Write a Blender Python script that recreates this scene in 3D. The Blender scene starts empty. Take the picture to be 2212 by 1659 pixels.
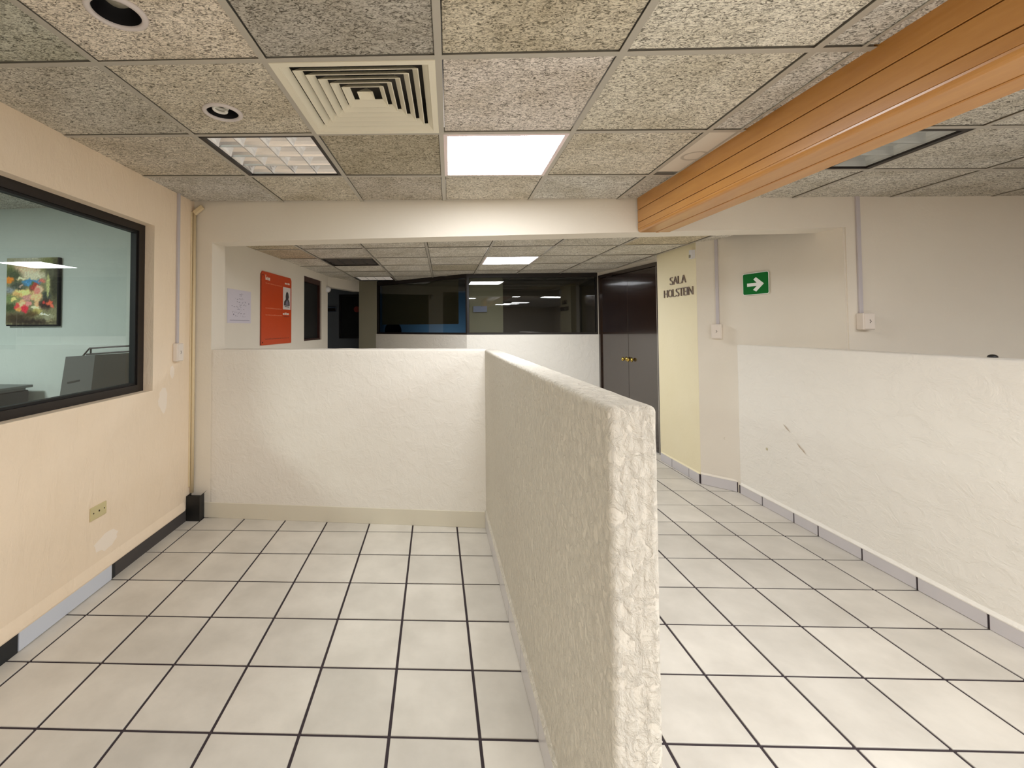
import bpy, math, random
from mathutils import Matrix, Vector, noise
random.seed(7)
S = bpy.context.scene
COL = S.collection

# ------------------------------------------------------------------ camera
cam = bpy.data.objects.new('camera', bpy.data.cameras.new('camera'))
COL.objects.link(cam)
YAW, PITCH, ROLL = -0.0319, 0.0296, -0.0046
fwd = Vector((math.sin(YAW) * math.cos(PITCH), math.cos(YAW) * math.cos(PITCH), math.sin(PITCH)))
rgt = Vector((math.cos(YAW), -math.sin(YAW), 0))
upv = rgt.cross(fwd)
r2 = math.cos(ROLL) * rgt + math.sin(ROLL) * upv
u2 = -math.sin(ROLL) * rgt + math.cos(ROLL) * upv
M = Matrix((r2, u2, -fwd)).transposed().to_4x4()
M.translation = Vector((0, 0, 1.4934))
cam.matrix_world = M
cam.data.sensor_fit = 'HORIZONTAL'
cam.data.sensor_width = 36
cam.data.lens = 981.41 / 2212 * 36
cam.data.shift_x = (1106 - 908.70) / 2212
cam.data.shift_y = (677.18 - 829.5) / 2212
cam.data.clip_start = 0.02
S.camera = cam

# ------------------------------------------------------------------ world, exposure
w = bpy.data.worlds.new('world')
S.world = w
w.use_nodes = True
w.node_tree.nodes['Background'].inputs[0].default_value = (0.75, 0.8, 0.9, 1)
w.node_tree.nodes['Background'].inputs[1].default_value = 0.02
S.view_settings.view_transform = 'Standard'
S.view_settings.look = 'None'
S.view_settings.gamma = 1
S.view_settings.use_curve_mapping = False
S.view_settings.exposure = 0.14
S.cycles.use_denoising = True
S.cycles.diffuse_bounces = 7
S.cycles.max_bounces = 14
S.cycles.transparent_max_bounces = 16

LED_POWER = 26.0       # radiance of the lit ceiling panels
LED_COLOR = (0.95, 0.975, 1.0)
OFFICE_POWER = 68.0
OFFICE_COLOR = (0.96, 1.0, 0.97)

# ------------------------------------------------------------------ materials
MATS = {}


def nt(name):
    m = bpy.data.materials.new(name)
    m.use_nodes = True
    t = m.node_tree
    b = t.nodes['Principled BSDF']
    MATS[name] = m
    return m, t, b


def N(t, kind, **kw):
    n = t.nodes.new(kind)
    for k, v in kw.items():
        if k.startswith('i_'):
            key = k[2:].replace('_', ' ')
            n.inputs[key].default_value = v
        else:
            setattr(n, k, v)
    return n


def srgb(r, g, b):
    f = lambda c: (c / 255 / 12.92) if c / 255 <= 0.04045 else ((c / 255 + 0.055) / 1.055) ** 2.4
    return (f(r), f(g), f(b), 1)


def simple(name, col, rough=0.5, metal=0.0, coat=0.0, spec=0.5, emit=None, es=1.0):
    m, t, b = nt(name)
    b.inputs['Base Color'].default_value = col
    b.inputs['Roughness'].default_value = rough
    b.inputs['Metallic'].default_value = metal
    b.inputs['Coat Weight'].default_value = coat
    b.inputs['Specular IOR Level'].default_value = spec
    if emit:
        b.inputs['Emission Color'].default_value = (*emit, 1)
        b.inputs['Emission Strength'].default_value = es
    return m


def ramp(t, stops):
    r = N(t, 'ShaderNodeValToRGB')
    e = r.color_ramp.elements
    while len(e) < len(stops):
        e.new(0.5)
    for i, (p, c) in enumerate(stops):
        e[i].position = p
        e[i].color = c
    return r


def mapping(t, scale=(1, 1, 1), rot=(0, 0, 0), coord='world'):
    if coord == 'world':
        g = N(t, 'ShaderNodeNewGeometry')
        src = g.outputs['Position']
    else:
        g = N(t, 'ShaderNodeTexCoord')
        src = g.outputs['Object']
    mp = N(t, 'ShaderNodeMapping')
    mp.inputs['Scale'].default_value = scale
    mp.inputs['Rotation'].default_value = rot
    t.links.new(src, mp.inputs['Vector'])
    return mp.outputs['Vector']


def plaster(name, col, col2, bump=0.4, dist=0.004, f1=18, f2=70, aniso=(1, 1, 0.45), rough=0.75, blot=0.9):
    """painted trowelled plaster: two octaves of relief, soft blotches of colour"""
    m, t, b = nt(name)
    L = t.links.new
    v = mapping(t, (1, 1, 1))
    va = mapping(t, aniso)
    n0 = N(t, 'ShaderNodeTexNoise', i_Scale=blot, i_Detail=4.0, i_Roughness=0.6)
    L(v, n0.inputs['Vector'])
    r0 = ramp(t, [(0.35, col), (0.65, col2)])
    L(n0.outputs['Fac'], r0.inputs[0])
    n1 = N(t, 'ShaderNodeTexNoise', i_Scale=float(f1), i_Detail=6.0, i_Roughness=0.62, i_Distortion=0.6)
    L(va, n1.inputs['Vector'])
    n2 = N(t, 'ShaderNodeTexNoise', i_Scale=float(f2), i_Detail=3.0, i_Roughness=0.6)
    L(va, n2.inputs['Vector'])
    r1 = ramp(t, [(0.42, (0, 0, 0, 1)), (0.62, (1, 1, 1, 1))])
    L(n1.outputs['Fac'], r1.inputs[0])
    ad = N(t, 'ShaderNodeMath', operation='MULTIPLY_ADD')
    ad.inputs[1].default_value = 0.45
    L(n2.outputs['Fac'], ad.inputs[0])
    L(r1.outputs['Color'], ad.inputs[2])
    bp = N(t, 'ShaderNodeBump', i_Strength=bump, i_Distance=dist)
    L(ad.outputs[0], bp.inputs['Height'])
    L(bp.outputs['Normal'], b.inputs['Normal'])
    L(r0.outputs['Color'], b.inputs['Base Color'])
    b.inputs['Roughness'].default_value = rough
    b.inputs['Specular IOR Level'].default_value = 0.3
    return m


plaster('plaster_peach', srgb(240, 221, 196), srgb(243, 226, 204), 0.5, 0.004, 12, 60)
plaster('plaster_cream', srgb(229, 223, 214), srgb(234, 229, 220), 0.4, 0.004, 15, 80, (1, 1, 0.85))
plaster('plaster_smooth', srgb(228, 220, 207), srgb(232, 225, 212), 0.15, 0.003, 12, 90, (1, 1, 1))
plaster('plaster_divider', srgb(212, 205, 193), srgb(218, 212, 200), 0.85, 0.0045, 42, 130, (1, 1, 0.8), rough=0.9)
plaster('plaster_white', srgb(240, 236, 227), srgb(244, 240, 232), 0.55, 0.0045, 12, 60, (1, 0.6, 1))
plaster('plaster_yellow', srgb(240, 230, 198), srgb(236, 225, 190), 0.2, 0.003, 12, 70, (1, 1, 1))
plaster('plaster_office', srgb(206, 216, 212), srgb(214, 222, 218), 0.35, 0.004, 14, 60)
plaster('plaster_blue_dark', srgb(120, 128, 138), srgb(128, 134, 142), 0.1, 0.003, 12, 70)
plaster('plaster_dim', srgb(130, 126, 108), srgb(136, 130, 112), 0.1, 0.003, 12, 70)  # dim light at the far end put into a darker olive colour
plaster('paint_band', srgb(214, 207, 190), srgb(218, 211, 194), 0.1, 0.002, 12, 70, (1, 1, 1))


def make_ceiling_tile_mat():
    m, t, b = nt('mineral_fibre')
    L = t.links.new
    tc = N(t, 'ShaderNodeTexCoord')
    oi = N(t, 'ShaderNodeObjectInfo')
    off = N(t, 'ShaderNodeVectorMath', operation='SCALE')
    comb = N(t, 'ShaderNodeCombineXYZ')
    L(oi.outputs['Random'], comb.inputs[0])
    L(oi.outputs['Random'], comb.inputs[1])
    L(comb.outputs[0], off.inputs[0])
    off.inputs['Scale'].default_value = 37.0
    add = N(t, 'ShaderNodeVectorMath', operation='ADD')
    L(tc.outputs['Object'], add.inputs[0])
    L(off.outputs[0], add.inputs[1])
    mp = N(t, 'ShaderNodeMapping')
    mp.inputs['Scale'].default_value = (1.0, 1.9, 1)
    L(add.outputs[0], mp.inputs['Vector'])
    n1 = N(t, 'ShaderNodeTexNoise', i_Scale=50.0, i_Detail=3.0, i_Roughness=0.7, i_Distortion=1.8)
    L(mp.outputs[0], n1.inputs['Vector'])
    r1 = ramp(t, [(0.38, (0.17, 0.16, 0.14, 1)), (0.46, (0.60, 0.575, 0.53, 1)), (0.58, (0.99, 0.965, 0.92, 1))])
    L(n1.outputs['Fac'], r1.inputs[0])
    # stains
    n2 = N(t, 'ShaderNodeTexNoise', i_Scale=3.2, i_Detail=3.0, i_Roughness=0.6)
    L(add.outputs[0], n2.inputs['Vector'])
    r2_ = ramp(t, [(0.40, (1, 1, 1, 1)), (0.72, (0.72, 0.69, 0.62, 1))])
    L(n2.outputs['Fac'], r2_.inputs[0])
    mx = N(t, 'ShaderNodeMix', data_type='RGBA', blend_type='MULTIPLY')
    mx.inputs['Factor'].default_value = 0.8
    L(r1.outputs['Color'], mx.inputs['A'])
    L(r2_.outputs['Color'], mx.inputs['B'])
    m2 = N(t, 'ShaderNodeMix', data_type='RGBA', blend_type='MULTIPLY')
    m2.inputs['Factor'].default_value = 1.0
    L(mx.outputs['Result'], m2.inputs['A'])
    L(oi.outputs['Color'], m2.inputs['B'])
    bp = N(t, 'ShaderNodeBump', i_Strength=0.9, i_Distance=0.004)
    L(n1.outputs['Fac'], bp.inputs['Height'])
    L(bp.outputs['Normal'], b.inputs['Normal'])
    L(m2.outputs['Result'], b.inputs['Base Color'])
    b.inputs['Roughness'].default_value = 0.9
    b.inputs['Specular IOR Level'].default_value = 0.15


make_ceiling_tile_mat()


def make_floor_tile_mat():
    m, t, b = nt('floor_ceramic')
    L = t.links.new
    oi = N(t, 'ShaderNodeObjectInfo')
    v = mapping(t)
    n = N(t, 'ShaderNodeTexNoise', i_Scale=3.5, i_Detail=5.0, i_Roughness=0.6)
    L(v, n.inputs['Vector'])
    r = ramp(t, [(0.35, srgb(203, 197, 188)), (0.65, srgb(219, 213, 204))])
    L(n.outputs['Fac'], r.inputs[0])
    mp = N(t, 'ShaderNodeMapRange')
    mp.inputs['To Min'].default_value = 0.90
    mp.inputs['To Max'].default_value = 1.02
    L(oi.outputs['Random'], mp.inputs['Value'])
    mx = N(t, 'ShaderNodeMix', data_type='RGBA', blend_type='MULTIPLY')
    mx.inputs['Factor'].default_value = 1.0
    L(r.outputs['Color'], mx.inputs['A'])
    L(mp.outputs[0], mx.inputs['B'])
    m3 = N(t, 'ShaderNodeMix', data_type='RGBA', blend_type='MULTIPLY')
    m3.inputs['Factor'].default_value = 1.0
    L(mx.outputs['Result'], m3.inputs['A'])
    L(oi.outputs['Color'], m3.inputs['B'])
    L(m3.outputs['Result'], b.inputs['Base Color'])
    n2 = N(t, 'ShaderNodeTexNoise', i_Scale=14.0, i_Detail=4.0)
    L(v, n2.inputs['Vector'])
    r2_ = N(t, 'ShaderNodeMapRange')
    r2_.inputs['To Min'].default_value = 0.36
    r2_.inputs['To Max'].default_value = 0.52
    L(n2.outputs['Fac'], r2_.inputs['Value'])
    L(r2_.outputs[0], b.inputs['Roughness'])
    bp = N(t, 'ShaderNodeBump', i_Strength=0.08, i_Distance=0.002)
    L(n2.outputs['Fac'], bp.inputs['Height'])
    L(bp.outputs['Normal'], b.inputs['Normal'])
    b.inputs['Specular IOR Level'].default_value = 0.4


make_floor_tile_mat()


def make_wood(name, c1, c2, rough, coat, axis_scale, spec=0.5):
    m, t, b = nt(name)
    L = t.links.new
    v = mapping(t, axis_scale)
    n = N(t, 'ShaderNodeTexNoise', i_Scale=9.0, i_Detail=6.0, i_Roughness=0.65, i_Distortion=0.4)
    L(v, n.inputs['Vector'])
    r = ramp(t, [(0.3, c1), (0.7, c2)])
    L(n.outputs['Fac'], r.inputs[0])
    L(r.outputs['Color'], b.inputs['Base Color'])
    b.inputs['Roughness'].default_value = rough
    b.inputs['Coat Weight'].default_value = coat
    b.inputs['Coat Roughness'].default_value = 0.22 if coat < .9 else 0.06
    b.inputs['Specular IOR Level'].default_value = spec


make_wood('wood_orange', srgb(182, 124, 54), srgb(198, 141, 69), 0.36, 0.45, (2.5, 0.35, 2.5))
make_wood('wood_dark', srgb(36, 22, 15), srgb(46, 29, 20), 0.2, 1.0, (3, 3, 0.3))


def make_glass(name, tint, fmul, rough=0.0):
    m, t, b = nt(name)
    t.nodes.remove(b)
    out = t.nodes['Material Output']
    L = t.links.new
    tr = N(t, 'ShaderNodeBsdfTransparent')
    tr.inputs[0].default_value = tint
    gl = N(t, 'ShaderNodeBsdfGlossy')
    gl.inputs['Roughness'].default_value = rough
    gl.inputs['Color'].default_value = (1, 1, 1, 1)
    fr = N(t, 'ShaderNodeFresnel')
    fr.inputs['IOR'].default_value = 1.5
    mu = N(t, 'ShaderNodeMath', operation='MULTIPLY', use_clamp=True)
    mu.inputs[1].default_value = fmul
    L(fr.outputs[0], mu.inputs[0])
    mx = N(t, 'ShaderNodeMixShader')
    L(mu.outputs[0], mx.inputs[0])
    L(tr.outputs[0], mx.inputs[1])
    L(gl.outputs[0], mx.inputs[2])
    L(mx.outputs[0], out.inputs['Surface'])


make_glass('glass_clear', (0.86, 0.92, 0.89, 1), 1.0)
make_glass('glass_smoked', (0.5, 0.52, 0.5, 1), 1.5)

simple('grout', srgb(52, 42, 46), 0.9)
simple('grid_metal', srgb(180, 174, 162), 0.45)
simple('plenum', srgb(60, 54, 46), 0.95)
simple('gap_black', srgb(22, 16, 18), 0.95)
simple('white_plastic', srgb(232, 222, 212), 0.4)
simple('raceway_grey', srgb(196, 190, 194), 0.45)
simple('cream_pipe', srgb(226, 208, 172), 0.4)
simple('black_plastic', srgb(18, 17, 17), 0.45)
simple('black_frame', srgb(26, 18, 15), 0.45)
simple('black_rubber', srgb(10, 10, 11), 0.6)
simple('diffuser_white', srgb(232, 226, 206), 0.45)
simple('duct_dark', srgb(12, 12, 12), 0.9)
simple('duct_grey', srgb(84, 80, 74), 0.7)
simple('trim_white', srgb(214, 206, 204), 0.4)
simple('can_black', srgb(14, 12, 16), 0.5)
simple('bulb_white', srgb(240, 238, 230), 0.3)
simple('lens_glass', srgb(150, 146, 132), 0.15)
simple('louver_alu', srgb(250, 250, 252), 0.24, 0.8)
simple('louver_dull', srgb(190, 192, 188), 0.45, 0.4)
simple('reflector_white', srgb(236, 236, 240), 0.5)
simple('smooth_panel', srgb(220, 212, 198), 0.6)
simple('skirting_white', srgb(206, 202, 204), 0.3)
simple('skirting_blue', srgb(206, 212, 224), 0.3)
simple('adhesive_dark', srgb(70, 66, 66), 0.7)
simple('adhesive_black', srgb(34, 36, 38), 0.7)
simple('plate_cream', srgb(206, 194, 148), 0.4)
simple('hole_dark', srgb(40, 22, 14), 0.8)
simple('sign_green', srgb(0, 112, 40), 0.6, spec=0.15)
simple('sign_white', srgb(240, 244, 238), 0.4)
simple('letter_metal', srgb(138, 124, 118), 0.45, 0.1)
simple('orange_board', srgb(206, 74, 26), 0.4)
simple('orange_edge', srgb(150, 60, 30), 0.6)
simple('print_white', srgb(236, 220, 208), 0.5)
simple('print_pink', srgb(222, 120, 84), 0.5)
simple('print_brown', srgb(140, 60, 40), 0.5)
simple('paper_white', srgb(214, 208, 220), 0.6)
simple('paper_photo', srgb(226, 218, 214), 0.5)
simple('ink_dark', srgb(60, 56, 66), 0.6)
simple('ink_grey', srgb(128, 124, 140), 0.6)
simple('photo_dark', srgb(66, 60, 62), 0.5)
simple('brass', srgb(212, 184, 96), 0.2, 1.0)
simple('sensor_white', srgb(222, 222, 226), 0.4)
simple('grey_board', srgb(92, 94, 92), 0.6)
simple('dark_board', srgb(44, 42, 34), 0.6)
simple('slot_dark', srgb(44, 44, 40), 0.7)
simple('desk_grey', srgb(104, 112, 112), 0.5)
simple('canvas_edge', srgb(28, 22, 26), 0.7)
simple('blue_glow_tone', srgb(112, 142, 164), 0.8)  # bluish light of the dark room put into the wall colour
simple('unlit_tone', srgb(60, 58, 50), 0.9)  # dark colour stands in for the lack of light in the room
simple('black_cloth', srgb(10, 10, 12), 0.8)
simple('blind_slat', srgb(176, 170, 142), 0.5)
simple('louver_dark', srgb(78, 74, 70), 0.5)
simple('sheet_blue', srgb(150, 160, 196), 0.6)
simple('red_disc', srgb(190, 60, 44), 0.4)
simple('ac_blue', srgb(92, 106, 130), 0.5)
simple('scuff', srgb(196, 182, 164), 0.8)
simple('plug_beige', srgb(198, 190, 160), 0.6)
simple('patch_pale', srgb(246, 234, 220), 0.8)
simple('smoke_ring', srgb(188, 180, 166), 0.7)
simple('led_panel', (0.9, 0.9, 0.9, 1), 0.5, emit=LED_COLOR, es=LED_POWER)
simple('led_office', (0.9, 0.9, 0.9, 1), 0.5, emit=OFFICE_COLOR, es=OFFICE_POWER)
simple('led_far', (0.9, 0.9, 0.9, 1), 0.5, emit=LED_COLOR, es=LED_POWER * 1.3)
simple('led_fill_right', (0.9, 0.9, 0.9, 1), 0.5, emit=LED_COLOR, es=LED_POWER * 1.7)  # stronger emission for the panels added on the right
simple('led_rim', srgb(240, 222, 222), 0.4)


def vcol_mat(name, rough=0.5):
    m, t, b = nt(name)
    a = N(t, 'ShaderNodeVertexColor')
    a.layer_name = 'Col'
    t.links.new(a.outputs[0], b.inputs['Base Color'])
    b.inputs['Roughness'].default_value = rough
    return m


vcol_mat('canvas_print')


# ------------------------------------------------------------------ mesh building
class MB:
    def __init__(s):
        s.v, s.f = [], []

    def add(s, verts, faces):
        o = len(s.v)
        s.v += [tuple(p) for p in verts]
        s.f += [tuple(i + o for i in q) for q in faces]
        return s

    def box(s, x0, x1, y0, y1, z0, z1, c=0.0):
        """box, chamfered by c"""
        if x1 < x0: x0, x1 = x1, x0
        if y1 < y0: y0, y1 = y1, y0
        if z1 < z0: z0, z1 = z1, z0
        if c <= 0:
            V = [(x, y, z) for z in (z0, z1) for y in (y0, y1) for x in (x0, x1)]
            F = [(0, 2, 3, 1), (4, 5, 7, 6), (0, 1, 5, 4), (2, 6, 7, 3), (0, 4, 6, 2), (1, 3, 7, 5)]
            return s.add(V, F)
        c = min(c, (x1 - x0) * .45, (y1 - y0) * .45, (z1 - z0) * .45)
        V = []
        idx = {}
        for iz, z in enumerate((z0, z1)):
            for iy, y in enumerate((y0, y1)):
                for ix, x in enumerate((x0, x1)):
                    sx, sy, sz = (c if ix == 0 else -c), (c if iy == 0 else -c), (c if iz == 0 else -c)
                    for ax, p in enumerate(((x, y + sy, z + sz), (x + sx, y, z + sz), (x + sx, y + sy, z))):
                        idx[(ix, iy, iz, ax)] = len(V)
                        V.append(p)
        F = []
        I = lambda a, b, d, ax: idx[(a, b, d, ax)]
        F.append((I(0, 0, 0, 0), I(0, 0, 1, 0), I(0, 1, 1, 0), I(0, 1, 0, 0)))
        F.append((I(1, 0, 0, 0), I(1, 1, 0, 0), I(1, 1, 1, 0), I(1, 0, 1, 0)))
        F.append((I(0, 0, 0, 1), I(1, 0, 0, 1), I(1, 0, 1, 1), I(0, 0, 1, 1)))
        F.append((I(0, 1, 0, 1), I(0, 1, 1, 1), I(1, 1, 1, 1), I(1, 1, 0, 1)))
        F.append((I(0, 0, 0, 2), I(0, 1, 0, 2), I(1, 1, 0, 2), I(1, 0, 0, 2)))
        F.append((I(0, 0, 1, 2), I(1, 0, 1, 2), I(1, 1, 1, 2), I(0, 1, 1, 2)))
        for a in (0, 1):
            for b in (0, 1):
                F.append((I(a, b, 0, 0), I(a, b, 1, 0), I(a, b, 1, 1), I(a, b, 0, 1)))
                F.append((I(a, 0, b, 0), I(a, 1, b, 0), I(a, 1, b, 2), I(a, 0, b, 2)))
                F.append((I(0, a, b, 1), I(1, a, b, 1), I(1, a, b, 2), I(0, a, b, 2)))
                for d in (0, 1):
                    F.append((I(a, b, d, 0), I(a, b, d, 1), I(a, b, d, 2)))
        return s.add(V, F)

    def prism(s, pts, z0, z1, axis='z'):
        """polygon (list of 2d) extruded along an axis"""
        n = len(pts)
        mk = {'z': lambda p, h: (p[0], p[1], h), 'y': lambda p, h: (p[0], h, p[1]), 'x': lambda p, h: (h, p[0], p[1])}[axis]
        V = [mk(p, z0) for p in pts] + [mk(p, z1) for p in pts]
        F = [tuple(range(n))[::-1], tuple(range(n, 2 * n))]
        F += [(i, (i + 1) % n, n + (i + 1) % n, n + i) for i in range(n)]
        return s.add(V, F)

    def tube(s, path, r, n=10, caps=True):
        path = [Vector(p) for p in path]
        rings = []
        for i, p in enumerate(path):
            d = (path[min(i + 1, len(path) - 1)] - path[max(i - 1, 0)]).normalized()
            a = d.cross(Vector((0, 0, 1)))
            if a.length < 1e-3:
                a = d.cross(Vector((1, 0, 0)))
            a.normalize()
            b = d.cross(a)
            rings.append([p + (a * math.cos(2 * math.pi * k / n) + b * math.sin(2 * math.pi * k / n)) * r for k in range(n)])
        V = [q for rg in rings for q in rg]
        F = []
        for i in range(len(path) - 1):
            for k in range(n):
                F.append((i * n + k, i * n + (k + 1) % n, (i + 1) * n + (k + 1) % n, (i + 1) * n + k))
        if caps:
            F.append(tuple(range(n))[::-1])
            F.append(tuple(range((len(path) - 1) * n, len(path) * n)))
        return s.add(V, F)

    def lathe(s, prof, n=32, center=(0, 0, 0), close=False):
        """profile of (r, z) turned about z"""
        V, F = [], []
        for r, z in prof:
            for k in range(n):
                a = 2 * math.pi * k / n
                V.append((center[0] + r * math.cos(a), center[1] + r * math.sin(a), center[2] + z))
        m = len(prof)
        for i in range(m - 1 + (1 if close else 0)):
            j = (i + 1) % m
            for k in range(n):
                F.append((i * n + k, i * n + (k + 1) % n, j * n + (k + 1) % n, j * n + k))
        return s.add(V, F)

    def map(s, fn):
        s.v = [tuple(fn(Vector(p))) for p in s.v]
        return s


WM = {}


def put(name, mb, mat, parent=None, frame=None, smooth=False, origin=None, col=None):
    """mb vertices are in world space, or in `frame` (a Matrix) when one is given"""
    fr = frame or Matrix.Identity(4)
    vs = [Vector(p) for p in mb.v]
    if origin is None:
        mn = [min(v[i] for v in vs) for i in range(3)]
        mx = [max(v[i] for v in vs) for i in range(3)]
        origin = Vector(((mn[0] + mx[0]) / 2, (mn[1] + mx[1]) / 2, mn[2]))
    origin = Vector(origin)
    me = bpy.data.meshes.new(name)
    me.from_pydata([tuple(v - origin) for v in vs], [], mb.f)
    me.validate()
    import bmesh
    bm = bmesh.new()
    bm.from_mesh(me)
    bmesh.ops.recalc_face_normals(bm, faces=bm.faces)
    if smooth:
        for f in bm.faces:
            f.smooth = True
    bm.to_mesh(me)
    bm.free()
    me.materials.append(MATS[mat])
    o = bpy.data.objects.new(name, me)
    COL.objects.link(o)
    W = fr @ Matrix.Translation(origin)
    place(o, W, parent)
    if col:
        o.color = col
    if smooth == 'auto':
        me.set_sharp_from_angle(angle=math.radians(32))
    return o


def place(o, W, parent=None):
    WM[o.name] = W
    if parent:
        o.parent = parent
        o.matrix_parent_inverse = Matrix.Identity(4)
        o.matrix_basis = WM[parent.name].inverted() @ W
    else:
        o.matrix_basis = W


def tag(o, label=None, cat=None, group=None, kind=None):
    if label: o['label'] = label
    if cat: o['category'] = cat
    if group: o['group'] = group
    if kind: o['kind'] = kind
    return o


def thing(name, label, cat, W, group=None):
    o = bpy.data.objects.new(name, None)
    o.empty_display_size = 0.1
    COL.objects.link(o)
    if not isinstance(W, Matrix):
        W = Matrix.Translation(Vector(W))
    place(o, W)
    return tag(o, label, cat, group)


def struct(name, mb, mat, label=None, parent=None, **k):
    o = put(name, mb, mat, parent, **k)
    if parent is None:
        tag(o, label, 'building', kind='structure')
    return o


def frame2(p0, p1):
    """frame on a wall: x along p0->p1, z up, y = into the wall (away from the viewer on its right-hand side)"""
    d = Vector((p1[0] - p0[0], p1[1] - p0[1], 0)).normalized()
    n = Vector((0, 0, 1)).cross(d)
    m = Matrix((d, n, Vector((0, 0, 1)))).transposed().to_4x4()
    m.translation = Vector((p0[0], p0[1], 0))
    return m


def cellwall(xs, zs, filled, y0, y1):
    """connected wall slab in the x-z plane with missing cells"""
    V, F, ix = [], [], {}

    def P(i, j, k):
        key = (i, j, k)
        if key not in ix:
            ix[key] = len(V)
            V.append((xs[i], (y0, y1)[k], zs[j]))
        return ix[key]
    nx, nz = len(xs) - 1, len(zs) - 1
    fl = lambda i, j: 0 <= i < nx and 0 <= j < nz and filled(i, j)
    for i in range(nx):
        for j in range(nz):
            if not fl(i, j): continue
            F.append((P(i, j, 0), P(i + 1, j, 0), P(i + 1, j + 1, 0), P(i, j + 1, 0)))
            F.append((P(i, j, 1), P(i, j + 1, 1), P(i + 1, j + 1, 1), P(i + 1, j, 1)))
            if not fl(i - 1, j): F.append((P(i, j, 0), P(i, j + 1, 0), P(i, j + 1, 1), P(i, j, 1)))
            if not fl(i + 1, j): F.append((P(i + 1, j, 0), P(i + 1, j, 1), P(i + 1, j + 1, 1), P(i + 1, j + 1, 0)))
            if not fl(i, j - 1): F.append((P(i, j, 0), P(i, j, 1), P(i + 1, j, 1), P(i + 1, j, 0)))
            if not fl(i, j + 1): F.append((P(i, j + 1, 0), P(i + 1, j + 1, 0), P(i + 1, j + 1, 1), P(i, j + 1, 1)))
    m = MB()
    m.v, m.f = V, F
    return m


def axis(a, b, res, r, ends=(1, 1)):
    """coordinates from a to b, dense near the rounded ends"""
    pts = [a]
    if ends[0]: pts += [a + r * k for k in (0.3, 0.65, 1.0)]
    lo = pts[-1]
    hi = b - r if ends[1] else b
    n = max(1, int((hi - lo) / res))
    pts += [lo + (hi - lo) * k / n for k in range(1, n + 1)]
    if ends[1]: pts += [b - r * .65, b - r * .3, b]
    return pts


def roughbox(xs, ys, zs, r, amp, freq, skip=(), amps=None):
    """solid with rounded edges whose faces carry hand-trowelled unevenness"""
    X, Y, Z = len(xs) - 1, len(ys) - 1, len(zs) - 1
    V, F, ix = [], [], {}
    lo = Vector((xs[0] + r, ys[0] + r, zs[0] + r))
    hi = Vector((xs[-1] - r, ys[-1] - r, zs[-1] - r))

    def P(i, j, k):
        key = (i, j, k)
        if key in ix: return ix[key]
        p = Vector((xs[i], ys[j], zs[k]))
        q = Vector((min(max(p[0], lo[0]), hi[0]), min(max(p[1], lo[1]), hi[1]), min(max(p[2], lo[2]), hi[2])))
        d = (p - q)
        if d.length > 1e-9: d.normalize()
        p = q + d * r
        a, fq = amp, freq
        if amps: a, fq = amps(p, d)
        s = Vector((p[0] * fq[0], p[1] * fq[1], p[2] * fq[2]))
        h = noise.noise(s) + 0.5 * noise.noise(s * 2.3) + 0.3 * noise.noise(s * 5.1)
        p = p + d * (h * a)
        ix[key] = len(V)
        V.append(tuple(p))
        return ix[key]
    for i in range(X):
        for j in range(Y):
            for k, kk in ((0, 0), (Z, 1)):
                F.append((P(i, j, k), P(i + 1, j, k), P(i + 1, j + 1, k), P(i, j + 1, k)))
    for i in range(X):
        for k in range(Z):
            for j in (0, Y):
                F.append((P(i, j, k), P(i + 1, j, k), P(i + 1, j, k + 1), P(i, j, k + 1)))
    for j in range(Y):
        for k in range(Z):
            for i in (0, X):
                F.append((P(i, j, k), P(i, j + 1, k), P(i, j + 1, k + 1), P(i, j, k + 1)))
    m = MB()
    m.v, m.f = V, F
    return m


# ------------------------------------------------------------------ key measures
XL = -1.9388                    # face of the left wall
A_W, B_W = 3.4552, -0.0652      # back wall plane: y = A + B x
T_F = 0.3306                    # floor tile pitch
FX0, FY0 = -2.1602, 3.6812
FW = frame2((0, A_W), (1, A_W + B_W))   # frame of the back wall, y into the wall
TOPZ = 1.3208
SOF = 2.18
Wx = lambda x: (x, A_W + B_W * x)
PITCH_C = 0.6403
ca, sa = math.cos(-0.032), math.sin(-0.032)
Uv = Vector((ca, sa, -0.0237 * ca)).normalized()
Vv = Vector((-sa, ca, 0.0237 * sa)).normalized()
Wv = Uv.cross(Vv).normalized()
MC = Matrix((Uv, Vv, Wv)).transposed().to_4x4()
MC.translation = Vector((-3.1829, 1.7018, 2.4581 + 0.0237 * 3.1829))
# ceiling frame: x = u * pitch, y = v * pitch, z up from the ceiling plane

# ------------------------------------------------------------------ floor
slab = MB().box(-5.6, 5.4, -7.4, 12.4, -0.12, -0.004)
floor = struct('floor', slab, 'grout', 'pale ceramic tile floor with dark grout joints')
rows = [FY0 - r * T_F for r in range(8, 0, -1)] + [3.569] + [3.569 + T_F * k for k in range(1, 17)]
cols = [XL - 0.02] + [FX0 + c * T_F for c in range(1, 16)] + [2.80 + 0.0]
cols = sorted(set(round(c, 4) for c in cols if c < 2.81))
G = 0.0060
tile_cache = {}
dark_tiles = {(12, 10): 0.86}


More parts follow.
